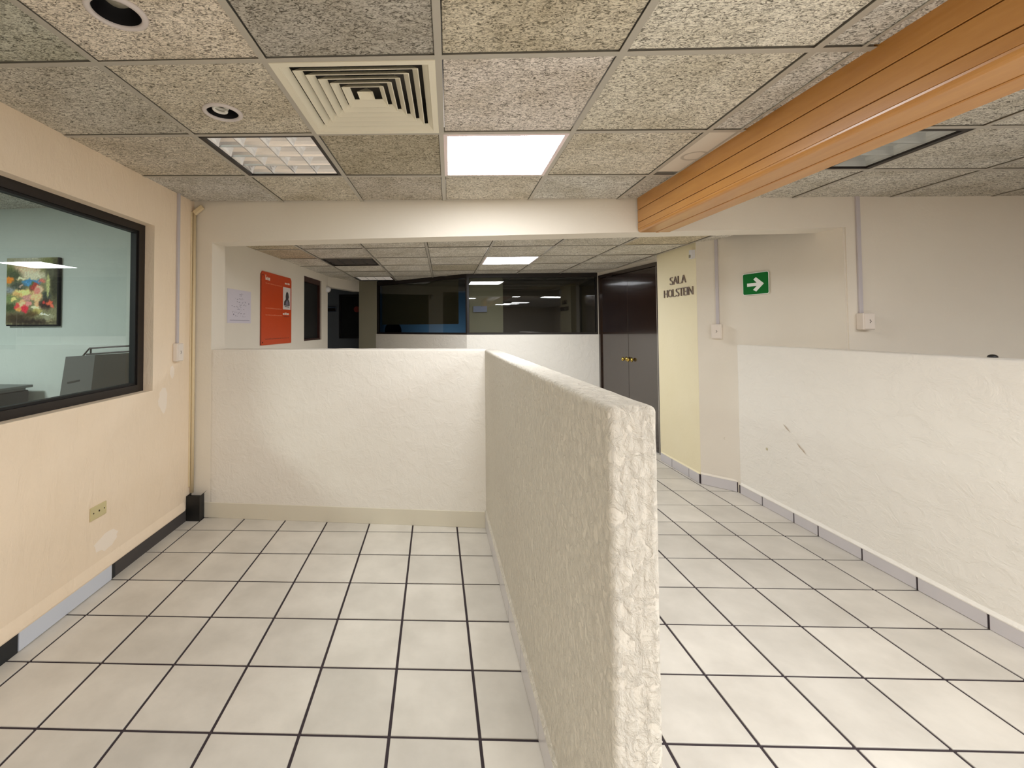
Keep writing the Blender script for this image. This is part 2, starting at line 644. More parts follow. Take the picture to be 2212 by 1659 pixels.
def add_tile(x0, x1, y0, y1, colr=None):
    k = (round(x1 - x0, 3), round(y1 - y0, 3))
    if k not in tile_cache:
        o = put('tile', MB().box(-k[0] / 2, k[0] / 2, -k[1] / 2, k[1] / 2, -0.012, 0, 0.0012), 'floor_ceramic', floor, origin=(0, 0, 0))
        tile_cache[k] = o.data
    else:
        o = bpy.data.objects.new('tile', tile_cache[k])
        COL.objects.link(o)
    j = random.uniform(-0.0006, 0.0006)
    place(o, Matrix.Translation(Vector(((x0 + x1) / 2, (y0 + y1) / 2, j))), floor)
    g = random.choice([1, 1, 1, 0.97, 0.94]) if x0 > 0.5 else random.choice([1, 1, 0.97])
    if x0 > 1.4 and 2.6 < y0 < 3.4: g *= 0.9      # a run of duller tiles in the passage
    o.color = (g, g, g * 0.985, 1)
    return o


for j in range(len(rows) - 1):
    y0, y1 = rows[j] + G, rows[j + 1] - G
    for i in range(len(cols) - 1):
        x0, x1 = cols[i] + G, cols[i + 1] - G
        if x1 - x0 < 0.02: continue
        xm, ym = (x0 + x1) / 2, (y0 + y1) / 2
        back = 3.4552 - 0.0652 * xm
        if xm < 0.47 and y0 > back: continue          # under / behind the half wall: not seen
        if ym > 4.25 and x0 > 2.56: continue
        if ym > 6.9: continue
        if ym > 5.0 and xm < 1.0: continue
        o = add_tile(x0, x1, y0, y1)
rest = MB()
for x in range(-6, 16):
    for y in range(-22, 3):
        xa, ya = FX0 + x * T_F, FY0 - 9 * T_F - (2 - y) * T_F
        if xa < XL - .2: continue
        rest.box(xa + G, xa + T_F - G, ya + G, ya + T_F - G, -0.012, 0)
ro = put('tiles_behind_camera', rest, 'floor_ceramic', floor)
ro['kind'] = 'stuff'
rest = MB()
for x in range(0, 16):
    for y in range(0, 15):
        xa, ya = FX0 + x * T_F, 3.569 + y * T_F
        if ya < 6.9 and xa > 0.9 and not (ya < 4.9 and xa < 0.2): continue
        if xa < -1.5 and ya < 3.8: continue
        if 3.5 < ya < 5 and xa > 0.4: continue
        rest.box(xa + G, xa + T_F - G, ya + G, ya + T_F - G, -0.012, 0)
ro = put('tiles_far_room', rest, 'floor_ceramic', floor)
ro['kind'] = 'stuff'

# ------------------------------------------------------------------ walls
# left wall with the office window opening
WIN = (0.55, 3.068, 1.066, 2.203)    # y0, y1, z0, z1 of the opening
ml = cellwall([-7.3, WIN[0], WIN[1], 3.80], [0, WIN[2], WIN[3], 2.72], lambda i, j: not (i == 1 and j == 1), 0, 0.15)
ml.map(lambda p: (XL - p[1], p[0], p[2]))
struct('wall_left', ml, 'plaster_peach', 'long peach plastered wall holding the office window')

# back wall: pier, beam over the opening, full height wall on the right
sx = lambda x: x / math.sqrt(1 + B_W * B_W) * (1 + B_W * B_W)   # x -> distance along the frame
mw = cellwall([sx(-1.95), sx(-1.785), sx(2.885), sx(5.3)], [0, SOF, 2.62], lambda i, j: j == 1 or i in (0, 2), 0, 0.2)
mw.map(lambda p: FW @ p)
struct('wall_back', mw, 'plaster_smooth', 'cream wall with deep beam over the wide opening')

# low half walls
AMPL = 0.0012
m = roughbox(axis(sx(-1.80), sx(0.40), 0.035, 0.008, (0, 0)), axis(0, 0.2, 0.05, 0.008), axis(-0.01, TOPZ, 0.035, 0.008, (0, 1)), 0.008, 0.0016, (9, 9, 9))
m.map(lambda p: FW @ p)
struct('wall_low_back', m, 'plaster_cream', 'cream stuccoed half wall closing the alcove', smooth=True)

XP = 0.371


def amps(p, d):
    if d[1] < -0.7: return 0.0022, (70, 16, 14)
    return 0.0010, (20, 17, 13)


def streak(m):
    return m


xs = axis(0, 0.104, 0.0032, 0.014)
ys = axis(0.995, 3.50, 0.020, 0.014, (1, 0))
zs = axis(-0.01, TOPZ, 0.008, 0.014, (0, 1))
m = roughbox(xs, ys, zs, 0.014, 0.001, (75, 16, 9), amps=amps)
m.map(lambda p: (XP + p[0] + 0.004 * max(0, 1.2 - p[1]), p[1], p[2]))
div = struct('wall_divider', m, 'plaster_divider', 'rough plastered half wall running towards the viewer', smooth=True)

XR = 2.712
m = roughbox(axis(XR, XR + 0.15, 0.04, 0.015), axis(-2.0, 4.19, 0.03, 0.015), axis(-0.01, TOPZ + 0.004, 0.03, 0.015, (0, 1)), 0.015, 0.0018, (8, 5, 8))
struct('wall_low_right', m, 'plaster_white', 'long whitish stuccoed half wall on the right', smooth=True)

# curved full height wall with the arrow sign, then the yellow wall, then the door wall
ZC = 2.29
curve = [(2.505, 4.426), (2.548, 4.383), (2.59, 4.341), (2.63, 4.300), (2.665, 4.262), (2.694, 4.224), (2.716, 4.184), (2.735, 4.14), (2.752, 4.08), (2.79, 3.80), (2.83, 3.54), (2.872, 3.272)]


def ribbon(pts, th, z0, z1):
    """wall of thickness th to the right of the walked line"""
    P = [Vector((x, y, 0)) for x, y in pts]
    out = []
    for i, p in enumerate(P):
        d = (P[min(i + 1, len(P) - 1)] - P[max(i - 1, 0)]).normalized()
        n = Vector((d[1], -d[0], 0)) * th
        out.append(p + n)
    n = len(P)
    V = [(p[0], p[1], z) for z in (z0, z1) for p in P] + [(p[0], p[1], z) for z in (z0, z1) for p in out]
    F = []
    for i in range(n - 1):
        F.append((i, i + 1, n + i + 1, n + i))
        F.append((2 * n + i, 3 * n + i, 3 * n + i + 1, 2 * n + i + 1))
        F.append((i, 2 * n + i, 2 * n + i + 1, i + 1))
        F.append((n + i, n + i + 1, 3 * n + i + 1, 3 * n + i))
    F.append((0, n, 3 * n, 2 * n))
    F.append((n - 1, 3 * n - 1, 4 * n - 1, 2 * n - 1))
    m = MB()
    m.v, m.f = V, F
    return m


m = ribbon(curve, -0.12, -0.01, 2.5)
struct('wall_right_bend', m, 'plaster_smooth', 'smooth beige wall bending behind the half wall', smooth='auto')
struct('wall_right_yellow', MB().box(2.505, 2.70, 4.428, 5.19, -0.01, 2.5), 'plaster_yellow', 'pale yellow wall beside the double door')
# door wall from the yellow wall to the glazing
DF = frame2((2.603, 5.36), (2.432, 6.86))   # x along, y = into... (points to the left)
DL = math.hypot(2.603 - 2.432, 6.86 - 5.36)
# in this frame +y points towards -x (viewer side), so the wall is at negative y
m = MB().box(-0.02, DL, -0.15, -0.02, 2.25, 2.5)
m.map(lambda p: DF @ p)
struct('wall_right_far', m, 'plaster_smooth', 'wall strip above the dark double door')
m = MB().box(2.60, 2.72, 5.15, 5.42, -0.01, 2.5)
struct('trim_door_recess', m, 'plaster_smooth', 'plaster return at the double door')

# left wall of the far room, header, end wall and the dark corridor
FLF = frame2((-1.90, 3.74), (-1.68, 7.05))   # +y points to -x: into the wall
FLL = math.hypot(0.22, 3.31)


def fl(y):
    """distance along the far left wall for a world y"""
    return (y - 3.74) / math.cos(math.atan2(0.22, 3.31))


m = cellwall([0, fl(6.01), fl(6.755), FLL], [-0.01, 1.312, 2.19, 2.5], lambda i, j: not (i == 1 and j == 1), 0, 0.12)
m.map(lambda p: FLF @ p)
struct('wall_left_far', m, 'plaster_smooth', 'wall with the orange board in the far room')
HF = frame2((-1.68, 7.05), (-1.36, 8.10))
m = MB().box(0, 1.10, 0, 0.12, 2.13, 2.5)
m.map(lambda p: HF @ p)
struct('wall_corridor_header', m, 'plaster_smooth', 'header over the corridor opening')
struct('wall_far_end', MB().box(-1.365, -1.04, 8.10, 8.25, -0.01, 2.5), 'plaster_dim', 'narrow wall with its shade in the colour, beside the smoked glazing')
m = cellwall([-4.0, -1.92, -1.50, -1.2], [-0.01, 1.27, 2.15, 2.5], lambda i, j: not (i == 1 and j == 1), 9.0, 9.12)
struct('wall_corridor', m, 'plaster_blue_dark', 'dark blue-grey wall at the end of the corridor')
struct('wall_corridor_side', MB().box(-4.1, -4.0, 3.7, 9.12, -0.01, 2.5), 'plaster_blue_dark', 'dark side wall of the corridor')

# wall below the smoked glazing
GA, GB, GC = (-1.06, 8.10), (0.475, 6.87), (2.432, 6.85)
GZ0, GZ1 = 1.372, 2.285
f1 = frame2(GA, GB)
l1 = math.hypot(GB[0] - GA[0], GB[1] - GA[1])
f2 = frame2(GB, GC)
l2 = math.hypot(GC[0] - GB[0], GC[1] - GB[1])
m = MB().box(0, l1, 0, 0.12, -0.01, GZ0)
m.map(lambda p: f1 @ p)
struct('wall_under_window_left', m, 'plaster_white', 'pale wall below the slanting smoked window')
m = MB().box(0, l2 + 0.06, 0, 0.12, -0.01, GZ0)
m.map(lambda p: f2 @ p)
struct('wall_under_window_right', m, 'plaster_white', 'pale wall below the straight smoked window')
m = MB().box(l2 - 0.004, l2 + 0.2, 0, 0.12, GZ0, 2.5)
m.map(lambda p: f2 @ p)
struct('trim_window_side', m, 'plaster_smooth', 'plaster strip between smoked window and double door')

# inner office behind the left window
struct('wall_office_back', MB().box(sx(-5.4), sx(-1.95), 0, 0.15, -0.01, 2.62).map(lambda p: FW @ p), 'plaster_office', 'pale grey-green back wall of the inner office')
struct('trim_office_dado', MB().box(sx(-5.4), sx(-2.08), -0.014, 0.0, -0.01, 1.365, 0.004).map(lambda p: FW @ p), 'plaster_office', 'slightly thicker lower part of the office wall')
struct('wall_office_side', MB().box(-5.5, -5.38, -1.0, 3.9, -0.01, 2.62), 'plaster_office', 'far side wall of the inner office')
struct('wall_office_front', MB().box(-5.5, -2.09, -1.1, -1.0, -0.01, 2.62), 'plaster_office', 'near wall of the inner office')
oc = struct('ceiling_office', MB().box(-5.5, -2.0, -1.1, 3.9, 2.512, 2.56), 'plenum', 'ceiling of the inner office')
for iu in range(6):
    for iv in range(8):
        xa, ya = -5.45 + iu * 0.6, -0.95 + iv * 0.6
        o = put('ceiling_tile', MB().box(xa + .006, min(xa + .594, -2.05), ya + .006, min(ya + .594, 3.78), 2.503, 2.513, 0.001), 'mineral_fibre', oc)

# room shell behind the camera and on the far right
struct('wall_rear', MB().box(-2.1, 5.4, -7.4, -7.25, -0.01, 2.62), 'plaster_smooth', 'rear wall')
struct('wall_right', MB().box(5.15, 5.3, -7.3, 3.3, -0.01, 2.62), 'plaster_smooth', 'outer right wall')
# shell of the dark room behind the smoked glazing
struct('wall_meeting_back', MB().box(-1.2, 0.78, 11.6, 11.7, -0.01, 2.5), 'blue_glow_tone', 'wall with bluish light in its colour, inside the dark meeting room')
struct('wall_meeting_left', MB().box(-1.30, -1.20, 8.25, 11.6, -0.01, 2.5), 'blue_glow_tone', 'side wall of the dark meeting room')
struct('wall_meeting_right', MB().box(3.9, 4.0, 6.97, 11.6, -0.01, 2.5), 'unlit_tone', 'other side wall of the dark meeting room')
struct('wall_meeting_dark', MB().box(0.78, 4.0, 10.2, 11.7, -0.01, 2.5), 'unlit_tone', 'wall coloured dark as if unlit, inside the dark meeting room')
struct('ceiling_meeting', MB().box(-3.2, 4.2, 6.86, 11.7, 2.40, 2.5), 'plenum', 'ceiling of the dark meeting room')

# ------------------------------------------------------------------ ceiling
cm = MB().box(-0.55 * PITCH_C, 13.2 * PITCH_C, -14.3 * PITCH_C, 3.08 * PITCH_C, 0.19, 0.21)
ceiling = struct('ceiling', cm, 'plenum', 'suspended ceiling of fissured fibre tiles', frame=MC)
ctc = {}
TW = 0.013    # half width of a T-bar


def ctile(u0, u1, v0, v1, colr, z=0.0045, mat='mineral_fibre', name='ceiling_tile', fr=MC, par=ceiling, pitch=PITCH_C, tilt=None):
    x0, x1, y0, y1 = u0 * pitch + .0145, u1 * pitch - .0145, v0 * pitch + .0145, v1 * pitch - .0145
    k = (round(x1 - x0, 3), round(y1 - y0, 3), mat)
    if k not in ctc:
        o = put(name, MB().box(-k[0] / 2, k[0] / 2, -k[1] / 2, k[1] / 2, 0, 0.014, 0.003), mat, par, origin=(0, 0, 0))
        ctc[k] = o.data
    else:
        o = bpy.data.objects.new(name, ctc[k])
        COL.objects.link(o)
    L = Matrix.Translation(Vector(((x0 + x1) / 2 + random.uniform(-.0015, .0015), (y0 + y1) / 2 + random.uniform(-.0025, .001), z)))
    if tilt: L = L @ Matrix.Rotation(tilt, 4, 'X')
    place(o, fr @ L, par)
    o.color = (*colr, 1)
    return o


def holetile(u, v, colr, cu, cv, r):
    x0, x1, y0, y1 = .0145, PITCH_C - .0145, .016, PITCH_C - .0135
    cx_, cy_ = cu * PITCH_C, cv * PITCH_C
    n = 48
    outer, inner = [], []
    for k in range(n):
        a = 2 * math.pi * k / n + math.pi / 4
        dx, dy = math.cos(a), math.sin(a)
        inner.append((cx_ + r * dx, cy_ + r * dy))
        tx = ((x1 - cx_) / dx) if dx > 1e-9 else ((x0 - cx_) / dx if dx < -1e-9 else 1e9)
        ty = ((y1 - cy_) / dy) if dy > 1e-9 else ((y0 - cy_) / dy if dy < -1e-9 else 1e9)
        q = min(tx, ty)
        outer.append((cx_ + q * dx, cy_ + q * dy))
    # snap the nearest ray to each corner
    for cxx in (x0, x1):
        for cyy in (y0, y1):
            k = min(range(n), key=lambda k_: (outer[k_][0] - cxx) ** 2 + (outer[k_][1] - cyy) ** 2)
            outer[k] = (cxx, cyy)
    V = [(p[0], p[1], 0) for p in outer] + [(p[0], p[1], 0) for p in inner] + [(p[0], p[1], .014) for p in inner] + [(p[0], p[1], .014) for p in outer]
    F = []
    for i in range(n):
        j = (i + 1) % n
        F += [(i, j, n + j, n + i), (n + i, n + j, 2 * n + j, 2 * n + i), (2 * n + i, 2 * n + j, 3 * n + j, 3 * n + i), (3 * n + i, 3 * n + j, j, i)]
    m = MB()
    m.v, m.f = V, F
    fr = MC @ Matrix.Translation(Vector((u * PITCH_C, v * PITCH_C, .0045)))
    o = put('ceiling_tile', m, 'mineral_fibre', ceiling, frame=fr, origin=(0, 0, 0))
    o.color = (*colr, 1)


def shade():
    k = random.uniform(0.84, 1.0)
    w_ = random.uniform(0.96, 1.0)
    return (k, k * (0.985 + 0.015 * w_), k * w_)


# special tones seen in the photograph
TONE = {(4, -1): (.62, .60, .56), (4, 1): (.64, .59, .48), (4, 2): (.74, .70, .64), (3, 0): (.88, .83, .73), (2, -1): (.72, .74, .66),
        (5, -1): (.84, .79, .67), (5, 0): (1.0, .95, .93), (5, 2): (.88, .84, .76), (3, -1): (1.0, .93, .84), (2, 1): (.86, .81, .72),
        (2, 0): (.80, .78, .72), (6, 0): (.92, .89, .80), (6, -1): (1, .98, .9), (6, 1): (.92, .88, .79), (3, 2): (.9, .86, .77)}
def v_wall(u):
    X0, Y0, gu = -3.1829, 1.7018, u * PITCH_C
    return (A_W + B_W * X0 + B_W * ca * gu - Y0 - sa * gu) / (ca + B_W * sa) / PITCH_C


ulines = [1.82, 3, 4, 5, 6, 7, 7.42]
for iu in range(len(ulines) - 1):
    for v in range(-3, 3):
        u0, u1 = ulines[iu], ulines[iu + 1]
        ku = int(u0) if u0 >= 3 else 2
        if (ku, v) in ((3, 1), (4, 0), (5, 1)): continue
        v1 = v + 1 if v < 2 else v_wall(u1) + .018
        if ku == 7 and v == 1:
            o = ctile(u0, u1, 1.0, 1.92, (1, 1, 1), 0.001, 'smooth_panel')
            tag(o, 'smooth white replacement panel')
            ring = MB().lathe([(0.052, 0), (0.060, -0.0006), (0.068, 0)], 28, (7.16 * PITCH_C, 1.50 * PITCH_C, 0.0006))
            put('stain_ring', ring, 'smoke_ring', o, frame=MC)
            continue
        if (ku, v) in ((3, -1), (3, 0)):
            holetile(3, v, TONE[(ku, v)], .435, .585 if v == -1 else .625, .072)
            continue
        ctile(u0, u1, v, v1, TONE.get((ku, v), shade()))
# right of the wooden beam
ur = [7.42, 7.90, 8.88, 9.87, 10.86, 11.85, 12.9]
vr = [-3.0, -2.0, -1.0, -0.02, 0.97, 1.86, 2.80]
for iu in range(len(ur) - 1):
    for iv in range(len(vr) - 1):
        if (iu, iv) in ((1, 4), (1, 0), (3, 0)): continue
        k = random.uniform(0.80, 0.95)
        ctile(ur[iu], ur[iu + 1], vr[iv], vr[iv + 1], (k, k * .98, k * .92), 0.0045, tilt=(random.uniform(-.006, .006)))
rest = MB()
for iu in range(2, 13):
    for iv in range(-14, -3):
        if (iu, iv) in ((5, -9), (9, -8), (9, -9), (9, -11), (9, -10), (6, -5), (4, -5)): continue
        rest.box((max(iu, 1.9)) * PITCH_C + .004, (iu + 1) * PITCH_C - .004, iv * PITCH_C + .004, (iv + 1) * PITCH_C - .004, .0045, .0185)
rest.map(lambda p: p)
o = put('tiles_behind_camera', rest, 'mineral_fibre', ceiling, frame=MC)
o['kind'] = 'stuff'


def tbar(u0, u1, v0, v1, fr=MC, par=ceiling, pitch=PITCH_C, wd=TW):
    """a T-bar along u (v0 == v1) or along v (u0 == u1)"""
    if u0 == u1:
        m = MB().box(u0 * pitch - wd, u0 * pitch + wd, v0 * pitch, v1 * pitch, -0.0015, 0.001, .0006)
        m.box(u0 * pitch - .0015, u0 * pitch + .0015, v0 * pitch, v1 * pitch, 0.001, 0.03)
    else:
        m = MB().box(u0 * pitch, u1 * pitch, v0 * pitch - wd, v0 * pitch + wd, -0.0012, 0.001, .0006)
        m.box(u0 * pitch, u1 * pitch, v0 * pitch - .0015, v0 * pitch + .0015, 0.001, 0.03)
    return put('grid_bar', m, 'grid_metal', par, frame=fr)


for u in (3, 4, 5, 6, 7):
    tbar(u, u, -3, 3.02)
for v in (-2, -1, 0, 1, 2):
    us = [1.85, 3, 4, 5, 6, 7, 7.4]
    for a, b in zip(us[:-1], us[1:]):
        tbar(a, b, v, v)
for u in ur[1:-1]:
    tbar(u, u, -3, 2.8)
for v in vr[1:-1]:
    for a, b in zip(ur[:-1], ur[1:]):
        tbar(a, b, v, v)
tbar(7.225, 7.225, -3, 2.8, wd=.006)

# far room ceiling, level, slightly lower
c2 = Matrix.Rotation(-0.017, 4, 'Z')
c2.translation = Vector((-0.092, 3.92, ZC))
cf = struct('ceiling_far', MB().box(-2.2, 3.0, -0.24, 4.6, 0.12, 0.14), 'plenum', 'lower fibre tile ceiling of the far room', frame=c2)
P2 = 0.64
far_tone = {(-3, 0): (.86, .78, .62), (-3, 1): (.84, .74, .58), (3, 0): (.9, .82, .64), (0, 3): (.7, .66, .55)}
for iu in range(-4, 5):
    for iv in range(-1, 6):
        if (iu, iv) in ((1, 2), (-2, 2), (-2, 5)): continue
        if iu == -4 and iv > 4: continue
        u0, u1 = iu, iu + 1
        v0, v1 = iv, iv + 1
        if iu == -4: u0 = -2.78 - 0.0
        if iu == -4: continue
        if iv == -1: v0 = -0.42
        if iu == 4: u1 = 4.3
        k = random.uniform(.86, 1.0)
        ctile(u0, u1, v0, v1, far_tone.get((iu, iv), (k, k * .98, k * .92)), 0.0045, fr=c2, par=cf, pitch=P2, tilt=random.uniform(-.008, .008))
for u in range(-2, 5):
    tbar(u, u, -0.42, 6, c2, cf, P2, 0.012)
for v in range(0, 6):
    for u in range(-3, 4):
        tbar(u, u + 1, v, v, c2, cf, P2, 0.012)


# ------------------------------------------------------------------ ceiling fittings
def led(name, label, fr, u, v, pitch, mat='led_panel', group=None):
    W = fr @ Matrix.Translation(Vector(((u + .5) * pitch, (v + .5) * pitch, 0)))
    t = thing(name, label, 'ceiling light', W, group)
    h = pitch / 2 - 0.010
    m = MB()
    m.add([(-h, -h, -.002), (h, -h, -.002), (h, h, -.002), (-h, h, -.002),
           (-h + .02, -h + .02, -.003), (h - .02, -h + .02, -.003), (h - .02, h - .02, -.003), (-h + .02, h - .02, -.003),
           (-h, -h, .02), (h, -h, .02), (h, h, .02), (-h, h, .02)],
          [(0, 1, 5, 4), (1, 2, 6, 5), (2, 3, 7, 6), (3, 0, 4, 7), (0, 8, 9, 1), (1, 9, 10, 2), (2, 10, 11, 3), (3, 11, 8, 0)])
    put('frame', m, 'led_rim', t, frame=W, origin=(0, 0, 0))
    q = h - .02
    m = MB().add([(-q, -q, -.0025), (q, -q, -.0025), (q, q, -.0025), (-q, q, -.0025)], [(0, 1, 2, 3)])
    put('diffuser', m, mat, t, frame=W, origin=(0, 0, 0))
    return t


led('ceiling_light', 'lit square white panel light set in the ceiling above the alcove', MC, 5, 1, PITCH_C)
led('ceiling_light', 'lit square white panel light in the far room ceiling', c2, 1, 2, P2, 'led_far')
led('ceiling_light', 'added fill panel behind the viewer, left of the others', MC, 4, -5, PITCH_C)  # unseen panel added to brighten the room from behind
led('ceiling_light', 'added fill panel beyond the wooden beam, beside the viewer', MC, 7.9, -3, PITCH_C, 'led_fill_right')  # added out of view to lift the right half wall and floor
led('ceiling_light', 'added fill panel left of the wooden beam, behind the viewer', MC, 6, -5, PITCH_C)  # another unseen panel, added as fill light
led('ceiling_light', 'added fill panel farthest to the right, beside the viewer', MC, 9.87, -3.0, PITCH_C, 'led_fill_right')  # added out of view to brighten the right side
for i, (px, py) in enumerate(((2.74, -4.76), (2.94, -4.02), (3.12, -3.1))):
    u = (px + 3.1829) / PITCH_C - .5
    v = (py - 1.7018) / PITCH_C - .5
    f3 = MC @ Matrix.Translation(Vector((0, 0, -0.004)))
    led('ceiling_light', ['lit panel light farthest behind the viewer', 'lit panel light midway behind the viewer', 'lit panel light nearest behind the viewer'][i], f3, u, v, PITCH_C)


def troffer(name, label, W, pitch, n, mat, vs=1.0):
    """recessed lamp housing with an n x n parabolic louvre, seen unlit"""
    t = thing(name, label, 'ceiling light', W)
    h = pitch / 2 - 0.006
    hv = h * vs
    b = 0.030
    m = MB()
    for x0, x1, y0, y1 in ((-h, h, -hv, -hv + b), (-h, h, hv - b * .4, hv), (-h, -h + b, -hv, hv), (h - b, h, -hv, hv)):
        m.box(x0, x1, y0, y1, 0.001, 0.05, .0005)
    put('frame', m, 'black_frame', t, frame=W, origin=(0, 0, 0))  # black border stands in for the dark gap around the louvre
    m = MB().add([(-h, -hv, .075), (h, -hv, .075), (h, hv, .075), (-h, hv, .075)], [(0, 1, 2, 3)])
    for (xa, ya), (xb, yb) in (((-h, -hv), (h, -hv)), ((h, -hv), (h, hv)), ((h, hv), (-h, hv)), ((-h, hv), (-h, -hv))):
        m.add([(xa, ya, .02), (xb, yb, .02), (xb, yb, .075), (xa, ya, .075)], [(0, 1, 2, 3)])
    put('reflector', m, 'reflector_white', t, frame=W, origin=(0, 0, 0))
    x0, x1 = -h + b, h - b
    y0, y1 = -hv + b, hv - b * .4
    cx_, cy_ = (x1 - x0) / n, (y1 - y0) / n
    cell = MB()
    prof = [(0.0012, 0.012), (0.006, 0.022), (0.016, 0.036), (0.034, 0.050)]   # inset, height: parabolic blades
    for k in range(len(prof) - 1):
        (a, za), (c, zc) = prof[k], prof[k + 1]
        A = [(a, a), (cx_ - a, a), (cx_ - a, cy_ - a), (a, cy_ - a)]
        C_ = [(c, c), (cx_ - c, c), (cx_ - c, cy_ - c), (c, cy_ - c)]
        cell.add([(p[0], p[1], za) for p in A] + [(p[0], p[1], zc) for p in C_],
                 [(i, (i + 1) % 4, 4 + (i + 1) % 4, 4 + i) for i in range(4)])
    c = prof[-1][0]
    cell.add([(c, c, .050), (cx_ - c, c, .050), (cx_ - c, cy_ - c, .050), (c, cy_ - c, .050)], [(0, 1, 2, 3)])
    first = None
    for i in range(n):
        for j in range(n):
            Lm = W @ Matrix.Translation(Vector((x0 + i * cx_, y0 + j * cy_, 0)))
            if first is None:
                first = put('louvre_cell', cell, mat, t, frame=Lm, origin=(0, 0, 0))
            else:
                o = bpy.data.objects.new('louvre_cell', first.data)
                COL.objects.link(o)
                place(o, Lm, t)
    return t


W = MC @ Matrix.Translation(Vector((3.5 * PITCH_C, 1.5 * PITCH_C, 0)))
troffer('ceiling_light', 'unlit square louvred light with sixteen bright cells, left of the air vent', W, PITCH_C, 4, 'louver_alu')
W = MC @ Matrix.Translation(Vector((8.39 * PITCH_C, 1.415 * PITCH_C, 0)))
troffer('ceiling_light', 'unlit louvred light half hidden by the orange wooden beam', W, PITCH_C * 0.97, 3, 'louver_dull', 0.89)
W = c2 @ Matrix.Translation(Vector((-1.5 * P2, 2.5 * P2, 0)))
troffer('ceiling_light', 'dark unlit louvred light in the far room ceiling', W, P2, 4, 'louver_dark')
W = c2 @ Matrix.Translation(Vector((-1.5 * P2, 5.5 * P2, 0)))
troffer('ceiling_light', 'louvred light at the far end above the corridor', W, P2, 4, 'louver_alu')

# air diffuser
W = MC @ Matrix.Translation(Vector((4.5 * PITCH_C, 0.5 * PITCH_C, 0)))
t = thing('air_diffuser', 'square white ceiling air vent of nested louvres', 'air vent', W)
h = PITCH_C / 2 - 0.012


def ringquad(a, za, b, zb):
    A = [(-a, -a, za), (a, -a, za), (a, a, za), (-a, a, za)]
    B = [(-b, -b, zb), (b, -b, zb), (b, b, zb), (-b, b, zb)]
    return A + B, [(i, (i + 1) % 4, 4 + (i + 1) % 4, 4 + i) for i in range(4)]


m = MB()
for a, za, b, zb in ((h, 0.002, h, -.004), (h, -.004, h - .026, -.004), (h - .026, -.004, h - .030, .002), (h - .030, .002, h - .052, .022), (h - .052, .022, h - .050, .024)):
    m.add(*ringquad(a, za, b, zb))
put('frame', m, 'diffuser_white', t, frame=W, origin=(0, 0, 0))
a = h - .066
k = 0
while a > 0.05:
    zlo = 0.006 + 0.004 * k
    m = MB()
    d = 0.050
    m.add(*ringquad(a, zlo, a - .003, zlo - .001))
    m.add(*ringquad(a - .003, zlo - .001, a - .012, zlo + .010))
    m.add(*ringquad(a - .012, zlo + .010, a - .026, zlo + .023))
    m.add(*ringquad(a - .026, zlo + .023, a - .025, zlo + .025))
    m.add(*ringquad(a - .025, zlo + .025, a, zlo))
    put('louvre', m, 'diffuser_white', t, frame=W, origin=(0, 0, 0))
    a -= 0.0385
    k += 1
m = MB()
m.add(*ringquad(.034, .030, .0, .066))
put('center_cone', m, 'diffuser_white', t, frame=W, origin=(0, 0, 0))
m = MB().box(-h + .02, h - .02, -h + .02, h - .02, .16, .165)
for a_, b_ in ((-1, 0), (1, 0), (0, -1), (0, 1)):
    e = h - .02
    if a_:
        m.add([(a_ * e, -e, .03), (a_ * e, e, .03), (a_ * e, e, .16), (a_ * e, -e, .16)], [(0, 1, 2, 3)])
    else:
        m.add([(-e, b_ * e, .03), (e, b_ * e, .03), (e, b_ * e, .16), (-e, b_ * e, .16)], [(0, 1, 2, 3)])
put('plenum_box', m, 'duct_grey', t, frame=W, origin=(0, 0, 0))
m = MB().lathe([(0.0, .158), (0.13, .158)], 32)
put('duct_opening', m, 'duct_dark', t, frame=W, origin=(0, 0, 0))

# recessed downlights
def downlight(u, v, label, bulb):
    W = MC @ Matrix.Translation(Vector((u * PITCH_C, v * PITCH_C, 0)))
    t = thing('downlight', label, 'ceiling light', W)
    r = 0.087
    m = MB().lathe([(r, .004), (r, -.001), (r - .006, -.005), (r - .017, -.0045), (r - .019, .0), (r - .019, .004)], 40)
    put('trim_ring', m, 'trim_white', t, frame=W, origin=(0, 0, 0), smooth=True)
    m = MB().lathe([(r - .0185, .0), (r - .021, .03), (r - .028, .09), (0.0, .1)], 36)
    put('housing', m, 'can_black', t, frame=W, origin=(0, 0, 0), smooth=True)
    if bulb == 'spiral':
        path = []
        for k in range(70):
            a = k * 0.36
            rr = 0.026 + 0.004 * math.sin(k * .1)
            path.append((rr * math.cos(a) - .012, rr * math.sin(a), .010 + k * .0009))
        put('bulb', MB().tube(path, .0075, 8), 'bulb_white', t, frame=W, origin=(0, 0, 0), smooth=True)
        put('bulb_base', MB().lathe([(0.022, .076), (0.022, .099), (0, .099)], 20, (-.012, 0, 0)), 'bulb_white', t, frame=W, origin=(0, 0, 0), smooth=True)
    else:
        m = MB().lathe([(0.0, .030), (0.025, .033), (0.040, .043), (0.045, .060), (0.03, .090)], 28)
        put('bulb', m, 'lens_glass', t, frame=W, origin=(0, 0, 0), smooth=True)
    return t


downlight(3.435, -0.415, 'larger looking round recessed downlight at the top edge, dark inside', 'lens')
downlight(3.437, 0.625, 'round recessed downlight with white spiral bulb, above the louvred light', 'spiral')

# ------------------------------------------------------------------ orange wooden beam
bx0, bx1, bz = 1.482, 1.712, 2.175
t = thing('wooden_beam', 'glossy orange-brown boxed wooden beam crossing under the ceiling', 'beam', (1.6, -1.0, 2.175))
BY0, BY1 = -3.0, 3.345


def beampart(name, pts, mat='wood_orange', smooth=False):
    m = MB().prism(pts, BY0, BY1, 'y')
    return put(name, m, mat, t, smooth=False)


